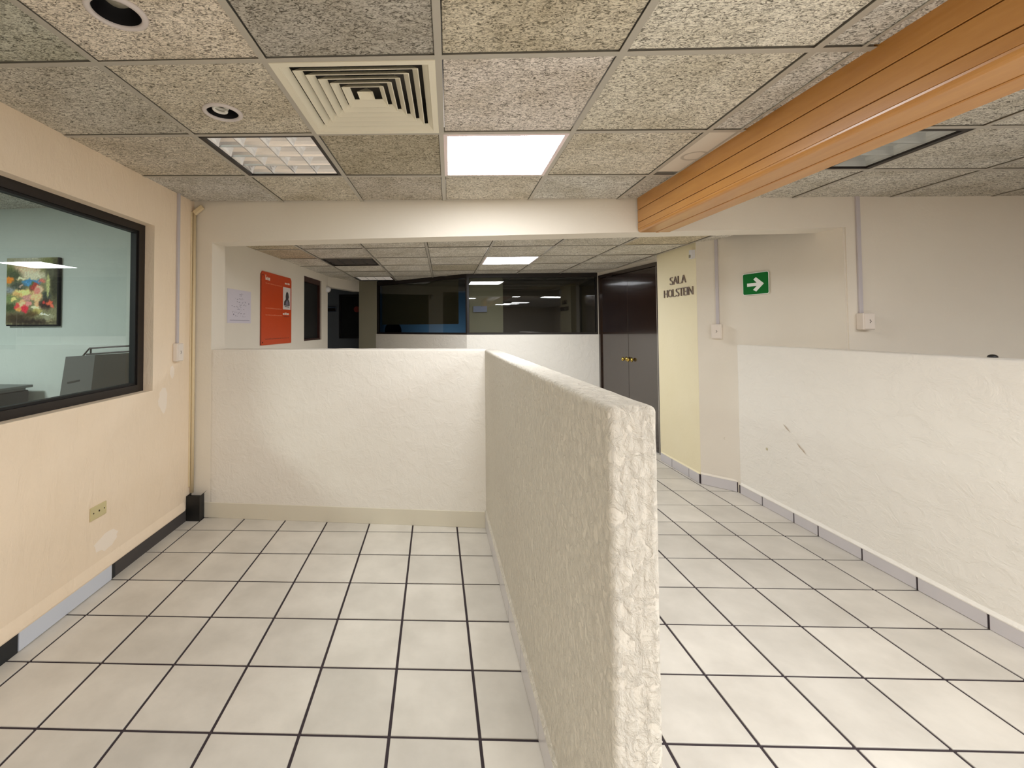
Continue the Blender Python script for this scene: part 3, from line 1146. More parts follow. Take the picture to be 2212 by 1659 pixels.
# side boards, left: three planks with shadow gaps
for z0, z1, off in ((2.3395, 2.47, 0.000), (2.248, 2.3355, 0.0006), (2.200, 2.244, 0.0)):
    beampart('board', [(bx0 + off, z0 + .0015), (bx0 + .0015 + off, z0), (bx0 + .015, z0), (bx0 + .015, z1), (bx0 + .0015 + off, z1), (bx0 + off, z1 - .0015)])
# rounded lower left corner and first soffit board
r = 0.022
arc = [(bx0 + r - r * math.cos(a), bz + r - r * math.sin(a)) for a in [math.radians(q) for q in (0, 15, 30, 45, 60, 75, 90)]]
beampart('board', [(bx0 + .015, 2.1985), (bx0, 2.1985)] + arc[1:] + [(1.606, bz), (1.606, bz + .012), (bx0 + .03, bz + .012)])
beampart('moulding', [(1.609, bz + .012), (1.609, bz - .001), (1.613, bz - .004), (1.630, bz - .004), (1.634, bz - .001), (1.634, bz + .012)])
beampart('board', [(1.637, bz + .012), (1.637, bz), (bx1 - .004, bz), (bx1, bz + .004), (bx1, bz + .05), (bx1 - .015, bz + .05), (bx1 - .015, bz + .012)])
beampart('board', [(bx1, bz + .053), (bx1, 2.47), (bx1 - .015, 2.47), (bx1 - .015, bz + .053)])
beampart('core', [(bx0 + .012, 2.19), (bx1 - .012, 2.19), (bx1 - .012, 2.46), (bx0 + .012, 2.46)], 'wood_dark')

# ------------------------------------------------------------------ office window (left)
XF = -2.005
t = thing('window_1', 'dark framed interior window looking into the office', 'window', (XF, 1.8, WIN[2]))
t['kind'] = 'structure'
y0, y1, z0, z1 = WIN
fw = 0.062
m = cellwall([y0, y0 + fw, y1 - fw, y1], [z0, z0 + fw * .75, z1 - fw * .8, z1], lambda i, j: not (i == 1 and j == 1), 0, 0.055)
m.map(lambda p: (XF - p[1], p[0], p[2]))
put('window_frame', m, 'black_frame', t)
g = 0.014
m = cellwall([y0 + fw, y0 + fw + g, y1 - fw - g, y1 - fw], [z0 + fw * .75, z0 + fw * .75 + g, z1 - fw * .8 - g, z1 - fw * .8], lambda i, j: not (i == 1 and j == 1), 0.012, 0.05)
m.map(lambda p: (XF - p[1], p[0], p[2]))
put('glazing_bead', m, 'black_rubber', t)
m = MB().add([(XF - .03, y0 + fw, z0 + .04), (XF - .03, y1 - fw, z0 + .04), (XF - .03, y1 - fw, z1 - .04), (XF - .03, y0 + fw, z1 - .04)], [(0, 1, 2, 3)])
put('glass_pane', m, 'glass_clear', t)

# ------------------------------------------------------------------ smoked glazing at the far end
t = thing('window_2', 'wide smoked glass window strip of the dark meeting room', 'window', (GB[0], GB[1], GZ0))
t['kind'] = 'structure'
fb = 0.045
for fr_, ln in ((f1, l1), (f2, l2)):
    m = cellwall([0, fb * .8, ln - fb * .6, ln], [GZ0, GZ0 + .03, GZ1 - .05, GZ1 + .02], lambda i, j: not (i == 1 and j == 1), 0.01, 0.07)
    put('window_frame', m, 'black_frame', t, frame=fr_)
    m = MB().add([(fb * .8, .035, GZ0 + .03), (ln - fb * .6, .035, GZ0 + .03), (ln - fb * .6, .035, GZ1 - .05), (fb * .8, .035, GZ1 - .05)], [(0, 1, 2, 3)])
    put('glass_pane', m, 'glass_smoked', t, frame=fr_)

# blinds behind the panes
def blind(label, fr_, s0, s1, zb, zt):
    W = fr_ @ Matrix.Translation(Vector((s0, 0.11, zb)))
    t = thing('venetian_blind', label, 'blind', W)
    m = MB().box(0, s1 - s0, -.012, .012, zt - zb - .03, zt - zb)
    put('head_rail', m, 'black_frame', t, frame=W, origin=(0, 0, 0))
    m = MB()
    z = 0.0
    while z < zt - zb - .03:
        m.add([(0, -.010, z + .002), (s1 - s0, -.010, z + .002), (s1 - s0, .004, z + .026), (0, .004, z + .026)], [(0, 1, 2, 3)])
        z += .020
    o = put('slats', m, 'blind_slat', t, frame=W, origin=(0, 0, 0))
    o['kind'] = 'stuff'


blind('lowered dark venetian blind behind the slanting smoked pane', f1, 0.05, 1.74, 1.535, 2.27)
blind('narrow venetian blind behind the left end of the straight smoked pane', f2, 0.03, 0.56, 1.385, 2.27)
W = f2 @ Matrix.Translation(Vector((0.105, 0.075, 1.715)))
tag(put('notice_sheet', MB().box(0, .21, 0, .002, 0, .09), 'sheet_blue', frame=W, origin=(0, 0, 0)), 'small bluish paper sheet stuck inside the smoked glass', 'paper')

# high-backed chair silhouette in the dark room
t = thing('office_chair', 'black chair back silhouetted behind the slanting smoked pane', 'chair', (-0.84, 9.1, 0))
put('backrest', MB().prism([(-1.0, .95), (-.68, .95), (-.675, 1.44), (-.70, 1.52), (-.73, 1.545), (-.95, 1.545), (-.985, 1.52), (-1.005, 1.44)], 9.02, 9.08, 'y'), 'black_cloth', t)
put('seat', MB().box(-1.06, -.62, 9.05, 9.5, .46, .54, .02), 'black_cloth', t)
put('post', MB().tube([(-.84, 9.28, .1), (-.84, 9.28, .47)], .03), 'black_plastic', t)
put('back_bracket', MB().box(-.87, -.81, 9.05, 9.10, .48, 1.0), 'black_plastic', t)
for k in range(5):
    a = k * 2 * math.pi / 5
    put('leg', MB().tube([(-.84, 9.28, .1), (-.84 + .28 * math.cos(a), 9.28 + .28 * math.sin(a), .04)], .022, 8), 'black_plastic', t)

# unseen area lamp added to tint the dark room's back wall blue
ld = bpy.data.lights.new('meeting_room_fill', 'AREA')
ld.energy = 7
ld.size = 0.6
ld.color = (0.55, 0.78, 1.0)
lo = bpy.data.objects.new('meeting_room_fill', ld)
COL.objects.link(lo)
lo.location = (0.35, 10.6, 0.9)
lo.rotation_euler = (math.radians(100), 0, 0)

# dim light for the corridor
# ------------------------------------------------------------------ far left window and corridor window
t = thing('window_3', 'dark interior window in the wall right of the orange board', 'window', FLF @ Matrix.Translation(Vector((fl(6.38), 0, 1.312))))
t['kind'] = 'structure'
s0, s1 = fl(6.01), fl(6.755)
m = cellwall([s0, s0 + .03, s1 - .05, s1], [1.312, 1.335, 2.12, 2.19], lambda i, j: not (i == 1 and j == 1), 0.02, 0.08)
simple('frame_redbrown', srgb(58, 26, 20), 0.4)
put('window_frame', m, 'frame_redbrown', t, frame=FLF)
put('pane', MB().box(s0 + .03, s1 - .05, .05, .056, 1.335, 2.12), 'black_rubber', t, frame=FLF)
t = thing('window_4', 'black window opening at the end of the corridor', 'window', (-1.7, 9.0, 1.27))
t['kind'] = 'structure'
m = cellwall([-1.92, -1.885, -1.53, -1.50], [1.27, 1.30, 2.10, 2.15], lambda i, j: not (i == 1 and j == 1), 9.02, 9.09)
put('window_frame', m, 'black_plastic', t)
put('pane', MB().box(-1.885, -1.53, 9.05, 9.056, 1.30, 2.10), 'black_rubber', t)
W = Matrix.Translation(Vector((-1.565, 9.03, 1.85))) @ Matrix.Rotation(math.pi / 2, 4, 'X')
tag(put('round_sticker', MB().lathe([(0, .004), (.06, .004), (.06, 0)], 24), 'red_disc', frame=W, origin=(0, 0, 0)), 'round red sticker on the black corridor window', 'sticker')
t = thing('wall_box', 'small blue-grey box on the corridor wall beside the black window', 'box', (-2.06, 9.0, 1.80))
put('case', MB().box(-2.15, -1.965, 8.94, 9.0, 1.80, 1.90, .008), 'ac_blue', t)
put('lid', MB().box(-2.14, -1.975, 8.932, 8.94, 1.81, 1.87, .003), 'black_frame', t)
t = thing('wall_lamp', 'small white rounded lamp at the corridor corner', 'lamp', (-1.665, 7.02, 2.05))
W = Matrix.Translation(Vector((-1.672, 7.0, 2.085))) @ Matrix.Rotation(math.pi / 2, 4, 'X')
put('shade', MB().lathe([(0, .05), (.02, .047), (.036, .036), (.046, .018), (.048, 0)], 20), 'sensor_white', t, frame=W, origin=(0, 0, 0), smooth=True)
put('base', MB().lathe([(0.052, 0), (.052, -.015), (0, -.015)], 20), 'white_plastic', t, frame=W, origin=(0, 0, 0))

# ------------------------------------------------------------------ double door
t = thing('door_1', 'glossy dark brown double door with brass knobs', 'door', (2.5, 6.1, 0))
t['kind'] = 'structure'
fr_ = 0.05
m = cellwall([0.03, 0.05, DL - .055, DL - .005], [0, 2.20, 2.245], lambda i, j: not (i == 1 and j == 0), -0.10, 0.0)
put('door_frame', m, 'wood_dark', t, frame=DF)
SEAM = 0.72
for a_, b_ in ((0.052, SEAM - .002), (SEAM + .002, DL - .057)):
    o = put('door_leaf', MB().box(a_, b_, -0.06, -0.02, 0.008, 2.197, .002), 'wood_dark', t, frame=DF)
    kx = (SEAM - .07) if b_ < SEAM else (SEAM + .06)
    W = DF @ Matrix.Translation(Vector((kx, -0.02, 1.055))) @ Matrix.Rotation(-math.pi / 2, 4, 'X')
    put('knob', MB().lathe([(.0, 0), (.030, 0), (.030, .005), (.011, .008), (.010, .028), (.022, .036), (.027, .048), (.022, .060), (0, .064)], 20), 'brass', o, frame=W, origin=(0, 0, 0), smooth=True)

# ------------------------------------------------------------------ room name letters
t = thing('room_name_lettering', 'raised grey metal letters SALA HOLSTEIN on the yellow wall', 'sign', (2.505, 4.75, 1.80))
dep = None


def letter(ch, ya, yb, z0, z1):
    """one raised letter between world y = ya (left) and yb (right)"""
    cu = bpy.data.curves.new('tmp', 'FONT')
    cu.body = ch
    cu.size = 1
    cu.extrude = 0.5
    cu.offset = -0.022
    tmp = bpy.data.objects.new('tmp', cu)
    COL.objects.link(tmp)
    dg = bpy.context.evaluated_depsgraph_get()
    dg.update()
    me = bpy.data.meshes.new_from_object(tmp.evaluated_get(dg))
    bpy.data.objects.remove(tmp)
    bpy.data.curves.remove(cu)
    xs_ = [v.co.x for v in me.vertices]
    ys_ = [v.co.y for v in me.vertices]
    mx_, Mx_, my_, My_ = min(xs_), max(xs_), min(ys_), max(ys_)
    for v in me.vertices:
        a = (v.co.x - mx_) / (Mx_ - mx_)
        b = (v.co.y - my_) / (My_ - my_)
        v.co = Vector((-(v.co.z + 0.5) * 0.012, (yb - ya) * (a - .5), (z1 - z0) * b))
    me.name = 'letter'
    me.materials.clear()
    me.materials.append(MATS['letter_metal'])
    o = bpy.data.objects.new('letter', me)
    COL.objects.link(o)
    place(o, Matrix.Translation(Vector((2.505, (ya + yb) / 2, z0))), t)


def word(txt, ya, yb, z0, z1, wts):
    tot = sum(wts)
    gap = 0.17
    y = ya
    unit = (yb - ya) / (tot + gap * (len(txt) - 1))
    for ch, wt in zip(txt, wts):
        letter(ch, y, y + unit * wt, z0, z1)
        y += unit * (wt + gap)


word('SALA', 4.905, 4.60, 1.925, 2.005, [.85, 1.1, .8, 1.1])
word('HOLSTEIN', 5.03, 4.48, 1.797, 1.877, [1, 1.2, .75, .85, .9, .75, .2, 1.1])

# motion sensor on the yellow wall
t = thing('motion_sensor', 'small white motion sensor high on the yellow wall', 'sensor', (2.505, 4.46, 2.14))
put('case', MB().prism([(2.505, 4.435), (2.475, 4.445), (2.467, 4.465), (2.475, 4.49), (2.505, 4.50)], 2.142, 2.225), 'sensor_white', t)
put('lens', MB().prism([(2.474, 4.452), (2.464, 4.46), (2.464, 4.475), (2.474, 4.482)], 2.150, 2.178), 'lens_glass', t)

# ------------------------------------------------------------------ green arrow sign
SF = frame2((2.7385, 4.116), (2.7790, 3.856))    # +y of this frame points away from the room? (checked: towards +x)
sn = SF.to_3x3() @ Vector((0, 1, 0))
sgn = -1 if sn[0] > 0 else 1


def sgnframe(base, s):
    """mirror y so that +y always comes out of the wall"""
    return base


def rrect(x0, x1, z0, z1, r, n=5):
    pts = []
    for cx_, cz_, a0 in ((x1 - r, z1 - r, 0), (x0 + r, z1 - r, 90), (x0 + r, z0 + r, 180), (x1 - r, z0 + r, 270)):
        for k in range(n + 1):
            a = math.radians(a0 + 90 * k / n)
            pts.append((cx_ + r * math.cos(a), cz_ + r * math.sin(a)))
    return pts


W = SF @ Matrix.Translation(Vector((0, sgn * 0.004, 1.7575)))
t = thing('exit_arrow_sign', 'green plate with white right-pointing arrow on the beige wall', 'sign', W)
put('plate', MB().prism(rrect(0, .263, 0, .190, .016), 0, sgn * .003, 'y'), 'sign_white', t, frame=W, origin=(0, 0, 0))
put('green_field', MB().prism(rrect(.005, .258, .005, .185, .013), sgn * .003, sgn * .004, 'y'), 'sign_green', t, frame=W, origin=(0, 0, 0))
cz = .088
arrow = [(x * 1.14, z * 1.0) for x, z in [(.042, cz - .014), (.128, cz - .014), (.095, cz - .045), (.122, cz - .062), (.190, cz + .002), (.122, cz + .062), (.100, cz + .044), (.128, cz + .014), (.042, cz + .014)]]
put('arrow', MB().prism(arrow, sgn * .004, sgn * .005, 'y'), 'sign_white', t, frame=W, origin=(0, 0, 0))


# ------------------------------------------------------------------ surface boxes with raceways
def wallbox(label, W, w_, h_, d_, race_len, rx=None, rlabel=None, out=-1):
    """W: frame at the lower left corner on the wall; out: which y comes out of the wall"""
    t = thing('socket_box', label, 'socket box', W)
    put('box', MB().box(0, w_, 0, out * d_, 0, h_, .005), 'white_plastic', t, frame=W, origin=(0, 0, 0))
    put('cover_plate', MB().box(.006, w_ - .006, out * d_, out * (d_ + .004), .006, h_ - .006, .0015), 'white_plastic', t, frame=W, origin=(0, 0, 0))
    m = MB()
    for dx, dz in ((0, .008), (0, -.008), (.006, 0)):
        m.box(w_ / 2 + dx - .002, w_ / 2 + dx + .002, out * (d_ + .0035), out * (d_ + .005), h_ / 2 + dz - .004, h_ / 2 + dz + .004)
    put('socket_slots', m, 'adhesive_dark', t, frame=W, origin=(0, 0, 0))
    W2_ = W @ Matrix.Translation(Vector((rx, 0, h_)))
    tag(put('cable_raceway', MB().box(-.0125, .0125, 0, out * .016, 0, race_len, .002), 'raceway_grey', frame=W2_, origin=(0, 0, 0)), rlabel, 'raceway')
    return t


WL = frame2((XL, 3.30), (XL, 4.0))    # x along +y; y points to -x (into the wall) -> out = -1
wallbox('white surface socket box on the peach wall beside the window', WL @ Matrix.Translation(Vector((0.0, 0, 1.245))), .082, .135, .036, 1.14, .045, 'grey cable raceway rising from the box on the peach wall')
DG = frame2((2.59, 4.341), (2.665, 4.266))
dn = DG.to_3x3() @ Vector((0, 1, 0))
dout = -1 if (dn[0] + dn[1]) > 0 else 1
wallbox('white surface socket box left of the green sign', DG @ Matrix.Translation(Vector((0.002, 0, 1.372))), .082, .135, .036, 0.93, .048, 'grey cable raceway rising from the box left of the green sign', out=dout)
wallbox('white surface socket box on the wall right of the green sign', FW @ Matrix.Translation(Vector((sx(2.932), 0, 1.46))), .075, .115, .062, 0.83, .028, 'grey cable raceway on the wall right of the green sign')

# ------------------------------------------------------------------ corner pipe, black sleeve, outlet plate
t = thing('corner_conduit', 'cream vertical pipe in the left corner above the black sleeve', 'pipe', (-1.925, 3.562, .2))
put('pipe', MB().tube([(-1.922, 3.556, .20), (-1.922, 3.556, 2.44)], .013, 12), 'cream_pipe', t, smooth=True)
put('clip_strip', MB().box(-1.9388, -1.930, 3.530, 3.545, .25, 2.42, .002), 'cream_pipe', t)
put('elbow', MB().box(-.018, .018, -.014, .014, 0, .085, .004), 'cream_pipe', t, frame=Matrix.Translation(Vector((-1.922, 3.552, 2.41))) @ Matrix.Rotation(math.radians(52), 4, 'Y'), origin=(0, 0, 0))

t = thing('black_sleeve', 'black open-topped box sleeve standing in the left floor corner', 'box', (-1.88, 3.54, 0))
bx = (-1.934, -1.828, 3.497, 3.566)
hgt = .192
put('front', MB().box(bx[0], bx[1], bx[2], bx[2] + .004, 0.001, hgt), 'black_plastic', t)
put('side', MB().box(bx[1] - .004, bx[1], bx[2] + .004, bx[3], 0.001, hgt), 'black_plastic', t)
put('side', MB().box(bx[0], bx[0] + .004, bx[2] + .004, bx[3], 0.001, hgt), 'black_plastic', t)
put('flap', MB().add([(bx[1], bx[2], hgt), (bx[1], bx[3], hgt), (bx[1] + .03, bx[3] - .01, hgt + .03), (bx[1] - .002, bx[2], hgt), (bx[1] - .002, bx[3], hgt)], [(0, 1, 2), (3, 4, 2), (0, 3, 2), (1, 4, 2)]), 'black_plastic', t)
put('lid', MB().box(bx[0] + .004, bx[1] - .004, bx[2] + .004, bx[3] - .012, hgt - .02, hgt - .012), 'black_rubber', t)

t = thing('outlet_plate', 'cream horizontal blank plate with three holes, low on the peach wall', 'wall plate', (XL, 2.575, .411))
put('plate', MB().box(XL, XL + .007, 2.513, 2.637, .411, .484, .002), 'plate_cream', t)
for yy, rr in ((2.535, .004), (2.578, .0055), (2.618, .004)):
    W = Matrix.Translation(Vector((XL + .007, yy, .449))) @ Matrix.Rotation(math.pi / 2, 4, 'Y')
    put('hole', MB().lathe([(0, .0006), (rr, .0006), (rr, 0)], 12), 'hole_dark', t, frame=W, origin=(0, 0, 0))

# wall plugs, scuffs and patches
W = DG @ Matrix.Translation(Vector((0.085, 0, .460))) @ Matrix.Rotation(math.pi / 2 * (1 if dout < 0 else -1), 4, 'X')
tag(put('wall_plug', MB().lathe([(0, .001), (.006, .001), (.011, .002), (.013, 0)], 14), 'scuff', frame=W, origin=(0, 0, 0)), 'small plugged screw hole low on the bending wall', 'wall plug')
W = Matrix.Translation(Vector((XR - .001, 3.843, .480))) @ Matrix.Rotation(-math.pi / 2, 4, 'Y')
tag(put('wall_plug', MB().lathe([(0, .002), (.010, .002), (.012, 0)], 14), 'plug_beige', frame=W, origin=(0, 0, 0)), 'beige plug low on the right half wall', 'wall plug')
m = MB()
for (ya, za), (yb, zb) in (((3.66, .725), (3.585, .672)), ((3.53, .612), (3.475, .565)), ((3.49, .585), (3.445, .545))):
    d = Vector((0, yb - ya, zb - za)).normalized()
    n = Vector((0, -d[2], d[1])) * .006
    a = Vector((XR - .0045, ya, za)); b = Vector((XR - .0045, yb, zb))
    mid = (a + b) / 2
    m.add([a, mid + n, b, mid - n], [(0, 1, 2, 3)])
put('scuff_mark', m, 'scuff', bpy.data.objects['wall_low_right'])
random.seed(21)
for cy0, cz0, ry, rz in ((3.19, .985, .055, .10), (2.65, .245, .10, .05), (3.30, 1.17, .03, .05)):
    pts = [(cy0 + ry * math.cos(a) * random.uniform(.75, 1.1), cz0 + rz * math.sin(a) * random.uniform(.75, 1.1)) for a in [k * math.pi / 9 for k in range(18)]]
    put('filler_patch', MB().prism(pts, XL - .001, XL + .0006, 'x'), 'patch_pale', bpy.data.objects['wall_left'])
t = thing('dome_cap', 'small black dome cap standing on top of the right half wall', 'knob', (2.835, 2.41, TOPZ + .003))
put('dome', MB().lathe([(0, .016), (.008, .015), (.016, .010), (.019, .003), (.018, 0)], 20, (2.835, 2.41, TOPZ + .004)), 'black_plastic', t, smooth=True)
put('stem', MB().lathe([(0, 0), (.006, 0), (.006, -.004)], 10, (2.835, 2.41, TOPZ + .004)), 'black_plastic', t)


# ------------------------------------------------------------------ skirtings
def skirt(name, label, pieces, lip=None):
    """pieces: list of (MB, material)"""
    o0 = None
    base = pieces[0]
    o0 = struct(name, base[0], base[1], label)
    for mb_, mt in pieces[1:]:
        put('skirting_tile', mb_, mt, o0)
    if lip:
        put('plaster_lip', lip[0], lip[1], o0)
    return o0


# right half wall
backing = MB().box(XR - .006, XR + .005, -1.9, 4.19, 0, .070)
ys_ = [-1.9 + .1] + [FY0 - r * T_F for r in range(15, 0, -1)] + [3.569, 3.569 + T_F, 4.175]
ys_ = sorted(ys_)
pcs = [(backing, 'grout')]
for a_, b_ in zip(ys_[:-1], ys_[1:]):
    if b_ - a_ < .03: continue
    pcs.append((MB().box(XR - .011, XR - .005, a_ + G, b_ - G, .002, .074, .001), 'skirting_white'))
lip = MB().prism([(XR + .002, .072), (XR - .012, .074), (XR - .012, .080), (XR + .002, .10)], -1.9, 4.17, 'y')
skirt('baseboard_right', 'grey-white tile skirting of the right half wall', pcs, (lip, 'plaster_white'))
# bend and yellow wall
backing = MB().box(2.496, 2.506, 4.42, 5.17, 0, .083)
pcs = [(backing, 'grout')]
for a_, b_ in ((4.437, 4.605), (4.613, 4.925), (4.933, 5.17)):
    pcs.append((MB().box(2.492, 2.497, a_, b_, .002, .086, .001), 'skirting_white'))
lip = MB().prism([(2.507, .084), (2.495, .087), (2.507, .102)], 4.43, 5.17, 'y')
skirt('baseboard_right_yellow', 'tile skirting of the yellow wall', pcs, (lip, 'plaster_yellow'))
DGl = math.hypot(2.72 - 2.505, 4.18 - 4.426)
BF = frame2((2.505, 4.426), (2.715, 4.205))
o_ = dout
m = MB().box(0, .30, 0, o_ * .008, 0, .088)
m.map(lambda p: BF @ p)
pcs = [(m, 'grout'), (MB().box(.006, .292, o_ * .008, o_ * .013, .002, .091, .001).map(lambda p: BF @ p), 'skirting_white')]
lip = MB().prism([(0, .089), (o_ * .013, .092), (0, .108)], .002, .296, 'x').map(lambda p: BF @ p)
skirt('baseboard_right_bend', 'tile skirting of the bending wall', pcs, (lip, 'plaster_smooth'))
# divider, left side
backing = MB().box(XP - .004, XP + .004, 1.0, 3.42, 0, .108)
pcs = [(backing, 'grout')]
ys_ = [1.0] + [FY0 - r * T_F for r in range(8, 0, -1)] + [3.425]
for a_, b_ in zip(ys_[:-1], ys_[1:]):
    if b_ - a_ < .03: continue
    pcs.append((MB().box(XP - .008, XP - .003, a_ + .004, b_ - .004, .002, .112, .001), 'skirting_white'))
lip = MB().prism([(XP + .003, .110), (XP - .009, .113), (XP - .011, .119), (XP + .003, .142)], 1.0, 3.43, 'y')
skirt('baseboard_divider', 'tile skirting along the divider half wall', pcs, (lip, 'plaster_divider'))
# back half wall: painted band
m = MB().box(sx(-1.83), sx(.372), -.004, .001, 0.0, .118, .0015).map(lambda p: FW @ p)
struct('baseboard_back', m, 'paint_band', 'greyish painted band at the foot of the back half wall')
# left wall: broken skirting
backing = MB().box(XL - .002, XL + .003, -7.2, 3.50, 0, .09)
pcs = [(backing, 'adhesive_dark')]
pcs.append((MB().box(XL + .003, XL + .011, 2.081, 2.683, .004, .093, .001), 'skirting_blue'))
pcs.append((MB().box(XL + .003, XL + .006, 1.2, 2.078, .0, .088), 'adhesive_black'))
pcs.append((MB().box(XL + .003, XL + .0045, 2.686, 2.72, .0, .09), 'adhesive_black'))
bl = skirt('baseboard_left', 'broken skirting of the peach wall, one white piece left', pcs,
           (MB().prism([(XL - .002, .088), (XL + .013, .092), (XL + .015, .100), (XL + .011, .122), (XL - .002, .165)], -7.2, 3.47, 'y'), 'plaster_peach'))

# ------------------------------------------------------------------ paper and orange board on the far left wall
def onfl(y0, y1, z0, z1, d0, d1, c=0):
    return MB().box(fl(y0), fl(y1), -d0, -d1, z0, z1, c)


W = FLF @ Matrix.Translation(Vector((fl(4.27), 0, 1.535)))
t = thing('paper_sheet', 'white paper sheet with handwriting taped left of the orange board', 'paper', W)
put('sheet', onfl(4.045, 4.495, 1.537, 1.852, .001, .003), 'paper_white', t, frame=FLF)
m = MB()
random.seed(3)
for (yy, zz, n, wd) in ((4.29, 1.812, 5, .09), (4.28, 1.80, 4, .07), (4.25, 1.765, 9, .16), (4.30, 1.735, 12, .18), (4.32, 1.71, 10, .2), (4.22, 1.69, 10, .2), (4.28, 1.665, 8, .15), (4.2, 1.64, 8, .16), (4.3, 1.625, 9, .16), (4.27, 1.60, 9, .22)):
    for k in range(n):
        a = yy + random.uniform(-wd / 2, wd / 2)
        b = zz + random.uniform(-.006, .006)
        m.box(fl(a), fl(a + random.uniform(.006, .018)), -.003, -.0035, b, b + random.uniform(.002, .005))
m.box(fl(4.445), fl(4.458), -.003, -.0035, 1.722, 1.735)
m.box(fl(4.15), fl(4.165), -.003, -.0035, 1.612, 1.624)
o = put('handwriting', m, 'ink_grey', t, frame=FLF)
o['kind'] = 'stuff'
put('footer_line', onfl(4.09, 4.47, 1.562, 1.566, .003, .0035), 'ink_grey', t, frame=FLF)

W = FLF @ Matrix.Translation(Vector((fl(5.12), 0, 1.305)))
t = thing('notice_board', 'bright orange notice board with rounded upper corners', 'notice board', W)
y0, y1, z0, z1 = 4.71, 5.535, 1.307, 2.095
pts = [(fl(y0), z0), (fl(y1), z0), (fl(y1), z1 - .03), (fl(y1) - .03, z1), (fl(y0) + .03, z1), (fl(y0), z1 - .03)]
put('board', MB().prism(pts, 0, -.012, 'y'), 'orange_board', t, frame=FLF)
put('edge_left', MB().box(fl(y0) - .004, fl(y0), -.0, -.013, z0, z1 - .03), 'orange_edge', t, frame=FLF)
m = MB()   # blurred white logo: tall stroke and block letters
for a, b, c, d in ((4.805, 4.818, 2.008, 2.062), (4.822, 4.845, 2.008, 2.035), (4.85, 4.862, 2.008, 2.045), (4.866, 4.888, 2.008, 2.038), (4.892, 4.917, 2.008, 2.038)):
    m.box(fl(a), fl(b), -.012, -.0128, c, d)
put('logo', m, 'print_white', t, frame=FLF)
random.seed(5)


def textline(ya, yb, z, h_, mat):
    m = MB()
    y = ya
    while y < yb:
        ln = random.uniform(.015, .05)
        m.box(fl(y), fl(min(y + ln, yb)), -.012, -.0127, z, z + h_ * random.uniform(.7, 1))
        y += ln + random.uniform(.004, .012)
    put('text_line', m, mat, t, frame=FLF)


textline(4.81, 5.25, 1.968, .012, 'print_pink')
textline(5.33, 5.48, 2.008, .022, 'print_white')
textline(4.81, 5.24, 1.70, .012, 'print_pink')
textline(4.81, 5.25, 1.625, .014, 'print_pink')
textline(5.275, 5.46, 1.645, .026, 'print_white')
textline(5.30, 5.47, 1.620, .010, 'print_brown')
textline(4.81, 5.46, 1.365, .010, 'print_brown')
put('photo_strip', MB().box(fl(5.275), fl(5.50), -.012, -.014, 1.708, 1.972), 'paper_photo', t, frame=FLF)
ph = MB().prism([(fl(5.30), 1.755), (fl(5.475), 1.755), (fl(5.47), 1.80), (fl(5.43), 1.835), (fl(5.45), 1.86), (fl(5.43), 1.905), (fl(5.395), 1.925), (fl(5.365), 1.905), (fl(5.35), 1.865), (fl(5.355), 1.83), (fl(5.305), 1.80)], -.014, -.0148, 'y')
put('portrait', ph, 'photo_dark', t, frame=FLF)
put('portrait_shirt', MB().prism([(fl(5.345), 1.765), (fl(5.44), 1.765), (fl(5.43), 1.80), (fl(5.395), 1.825), (fl(5.36), 1.80)], -.0148, -.0153, 'y'), 'ink_grey', t, frame=FLF)
put('caption', MB().box(fl(5.32), fl(5.46), -.014, -.0145, 1.738, 1.745), 'ink_dark', t, frame=FLF)
for yy, zz in ((4.745, 2.055), (4.745, 1.335)):
    W = FLF @ Matrix.Translation(Vector((fl(yy), -.012, zz))) @ Matrix.Rotation(math.pi / 2, 4, 'X')
    put('screw', MB().lathe([(0, .003), (.008, .002), (.009, 0)], 12), 'hole_dark', t, frame=W, origin=(0, 0, 0))

# ------------------------------------------------------------------ inner office contents
# painting on canvas: a garden terrace with an urn of flowers, colours per vertex
PX0, PX1, PZ0, PZ1 = -3.555, -3.098, 1.528, 2.080
W = FW @ Matrix.Translation(Vector((sx(PX0), 0, PZ0)))
t = thing('painting', 'unframed canvas painting of a garden urn with flowers in the office', 'painting', W)
pw = sx(PX1) - sx(PX0)
phh = PZ1 - PZ0
put('canvas_box', MB().box(0, pw + .012, -.003, -.033, -.012, phh, .003), 'canvas_edge', t, frame=W, origin=(0, 0, 0))
NX, NZ = 90, 108


def lerp(a, b, k):
    k = max(0, min(1, k))
    return tuple(a[i] + (b[i] - a[i]) * k for i in range(3))


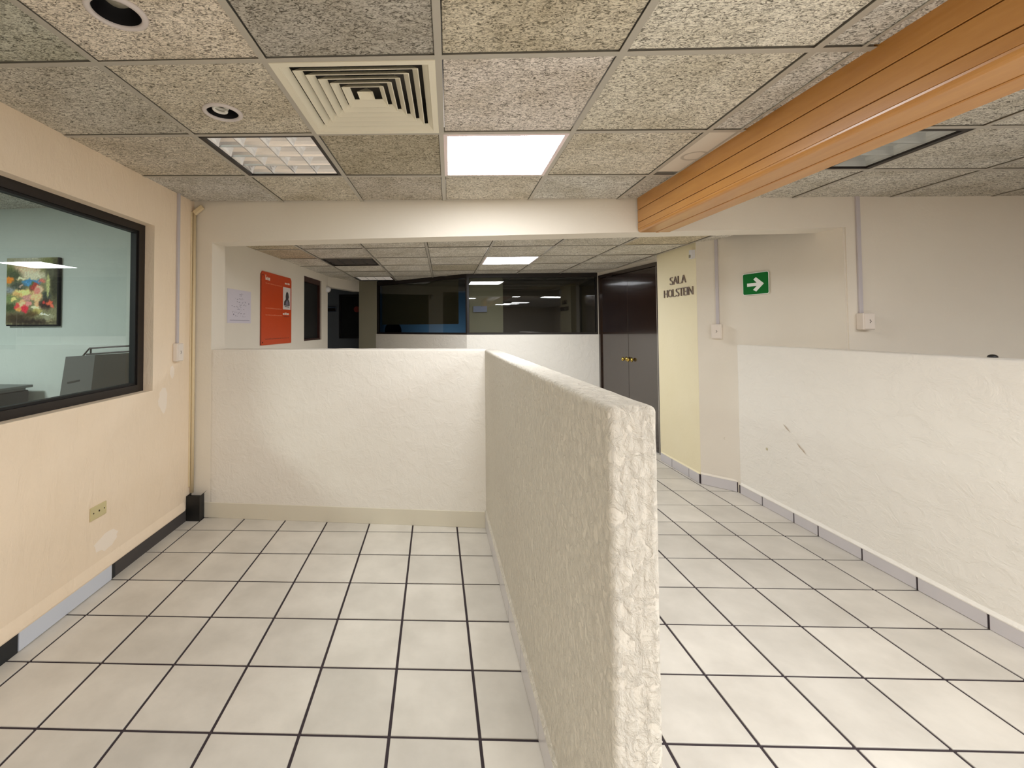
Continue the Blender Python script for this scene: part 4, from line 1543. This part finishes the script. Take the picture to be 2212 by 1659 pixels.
BL = [  # (u, v from top, ru, rv, colour, hardness)
    (.5, .0, .7, .12, (150, 150, 140), 1), (.35, .2, .45, .14, (196, 164, 136), 1.5), (.55, .27, .35, .10, (176, 172, 150), 1.5),
    (.50, .36, .22, .045, (62, 112, 150), 3), (.42, .40, .12, .03, (70, 120, 160), 3), (.88, .1, .28, .16, (88, 92, 52), 2),
    (.97, .35, .13, .4, (44, 42, 26), 2), (.86, .22, .12, .12, (66, 66, 50), 2), (.06, .2, .12, .12, (84, 92, 52), 2), (.14, .27, .2, .12, (58, 66, 46), 2),
    (.05, .33, .11, .05, (190, 110, 40), 3), (.28, .31, .1, .02, (214, 190, 150), 3), (.22, .42, .18, .07, (58, 62, 52), 2), (.3, .42, .05, .02, (150, 130, 120), 3),
    (.70, .35, .08, .035, (176, 96, 84), 2.5), (.07, .48, .12, .06, (110, 116, 120), 2), (.32, .52, .2, .06, (222, 186, 118), 2.5), (.22, .56, .12, .05, (206, 150, 96), 2.5),
    (.40, .60, .14, .05, (166, 120, 112), 2.5), (.52, .43, .05, .08, (60, 92, 48), 3), (.57, .45, .10, .08, (140, 56, 48), 3), (.65, .47, .09, .06, (214, 158, 130), 3),
    (.60, .58, .12, .08, (214, 158, 116), 3.5), (.60, .50, .07, .05, (196, 116, 104), 3), (.61, .69, .05, .04, (196, 150, 112), 4), (.61, .74, .12, .025, (206, 190, 150), 4),
    (.62, .80, .12, .05, (150, 140, 84), 2.5), (.80, .58, .10, .08, (46, 50, 44), 2.2), (.82, .42, .035, .20, (150, 152, 104), 3), (.79, .70, .16, .09, (40, 24, 22), 2),
    (.86, .68, .06, .04, (206, 84, 60), 3), (.75, .68, .04, .03, (150, 50, 44), 3), (.9, .73, .04, .03, (190, 90, 70), 3), (.12, .62, .2, .08, (96, 110, 70), 2),
    (.16, .62, .07, .03, (214, 176, 110), 3), (.08, .75, .18, .08, (52, 62, 36), 2), (.31, .70, .12, .07, (222, 160, 120), 2.5), (.22, .73, .06, .05, (176, 60, 60), 3),
    (.37, .76, .08, .06, (176, 40, 54), 3), (.44, .69, .06, .04, (208, 120, 116), 3), (.25, .78, .07, .03, (200, 130, 70), 3), (.5, .84, .16, .06, (76, 60, 34), 2),
    (.2, .9, .4, .1, (52, 40, 24), 1.5), (.5, .96, .6, .06, (38, 26, 18), 1.5), (.84, .89, .12, .05, (120, 118, 96), 3.5), (.78, .85, .12, .012, (206, 200, 170), 4), (.86, .95, .08, .02, (110, 104, 80), 3)]
V, F, Cc = [], [], []
for j in range(NZ + 1):
    for i in range(NX + 1):
        u, v = i / NX, 1 - j / NZ
        wob = noise.noise(Vector((u * 14, v * 14, 3))) * .03 + noise.noise(Vector((u * 40, v * 40, 5))) * .015
        wob2 = noise.noise(Vector((u * 14, v * 14, 9))) * .03 + noise.noise(Vector((u * 40, v * 40, 7))) * .015
        c = (104, 102, 76)
        for bu, bv, ru, rv, cc, hd in BL:
            d = math.sqrt(((u + wob - bu) / ru) ** 2 + ((v + wob2 - bv) / rv) ** 2)
            c = lerp(c, cc, (1.1 - d) * hd * .8)
        k = 1.42 + .28 * noise.noise(Vector((u * 45, v * 45, 1)))
        V.append((u * pw, -.0335, (1 - v) * phh))
        Cc.append(tuple(srgb(*[max(0, min(255, q * k)) for q in c])))
for j in range(NZ):
    for i in range(NX):
        a = j * (NX + 1) + i
        F.append((a, a + 1, a + NX + 2, a + NX + 1))
mb_ = MB()
mb_.v, mb_.f = V, F
o = put('canvas_print', mb_, 'canvas_print', t, frame=W, origin=(0, 0, 0))
at = o.data.color_attributes.new('Col', 'FLOAT_COLOR', 'POINT')
for i, c in enumerate(Cc):
    at.data[i].color = c

# grey board, black panel and tubular rail
OF = FW @ Matrix.Translation(Vector((sx(-2.72), -.35, 0)))
t = thing('office_screen', 'dark grey upright desk screen with a black rail seen through the office window', 'desk screen', OF)
q = MB().prism([(-.10, 0.55), (.17, 0.60), (.245, 1.30), (.01, 1.285)], 0, .02, 'y')
put('grey_panel', q, 'grey_board', t, frame=OF, origin=(0, 0, 0))
put('slot', MB().prism([(.025, 1.098), (.125, 1.118), (.127, 1.106), (.028, 1.086)], -.002, .0, 'y'), 'slot_dark', t, frame=OF, origin=(0, 0, 0))
q = MB().prism([(.17, 0.60), (.60, 0.60), (.60, 1.318), (.245, 1.30)], .001, .022, 'y')
put('black_panel', q, 'dark_board', t, frame=OF, origin=(0, 0, 0))
put('rail', MB().tube([(.10, .05, 1.285), (.155, .05, 1.345), (.62, .05, 1.372)], .006, 8), 'black_frame', t, frame=OF, origin=(0, 0, 0))
put('rail', MB().tube([(.13, .05, 1.30), (.62, .05, 1.332)], .006, 8), 'black_frame', t, frame=OF, origin=(0, 0, 0))
put('rail_post', MB().tube([(.165, .05, 1.30), (.165, .05, 1.346)], .006, 8), 'black_frame', t, frame=OF, origin=(0, 0, 0))
put('foot', MB().box(-.06, .60, -.15, .18, 0, .60, .01), 'dark_board', t, frame=OF, origin=(0, 0, 0))
OF = FW @ Matrix.Translation(Vector((sx(-3.31), -.35, 0)))
t = thing('cabinet', 'dark cabinet with grey top at the lower left of the office window', 'cabinet', OF)
put('top', MB().box(-.7, .085, -.2, .25, 1.026, 1.046, .003), 'desk_grey', t, frame=OF, origin=(0, 0, 0))
put('body', MB().box(-.66, .062, -.17, .24, 0.02, 1.006, .008), 'black_plastic', t, frame=OF, origin=(0, 0, 0))
put('plinth', MB().box(-.64, .04, -.15, .22, 0.0, .02), 'black_rubber', t, frame=OF, origin=(0, 0, 0))
put('rim', MB().box(-.64, .05, -.15, .22, 1.006, 1.026), 'desk_grey', t, frame=OF, origin=(0, 0, 0))
# its ceiling light (outside the view)
OC = Matrix.Translation(Vector((-4.1, 1.25, 2.500)))
led('office_ceiling_light', 'lit panel light in the inner office ceiling', OC, 0, 0, .6, 'led_office')
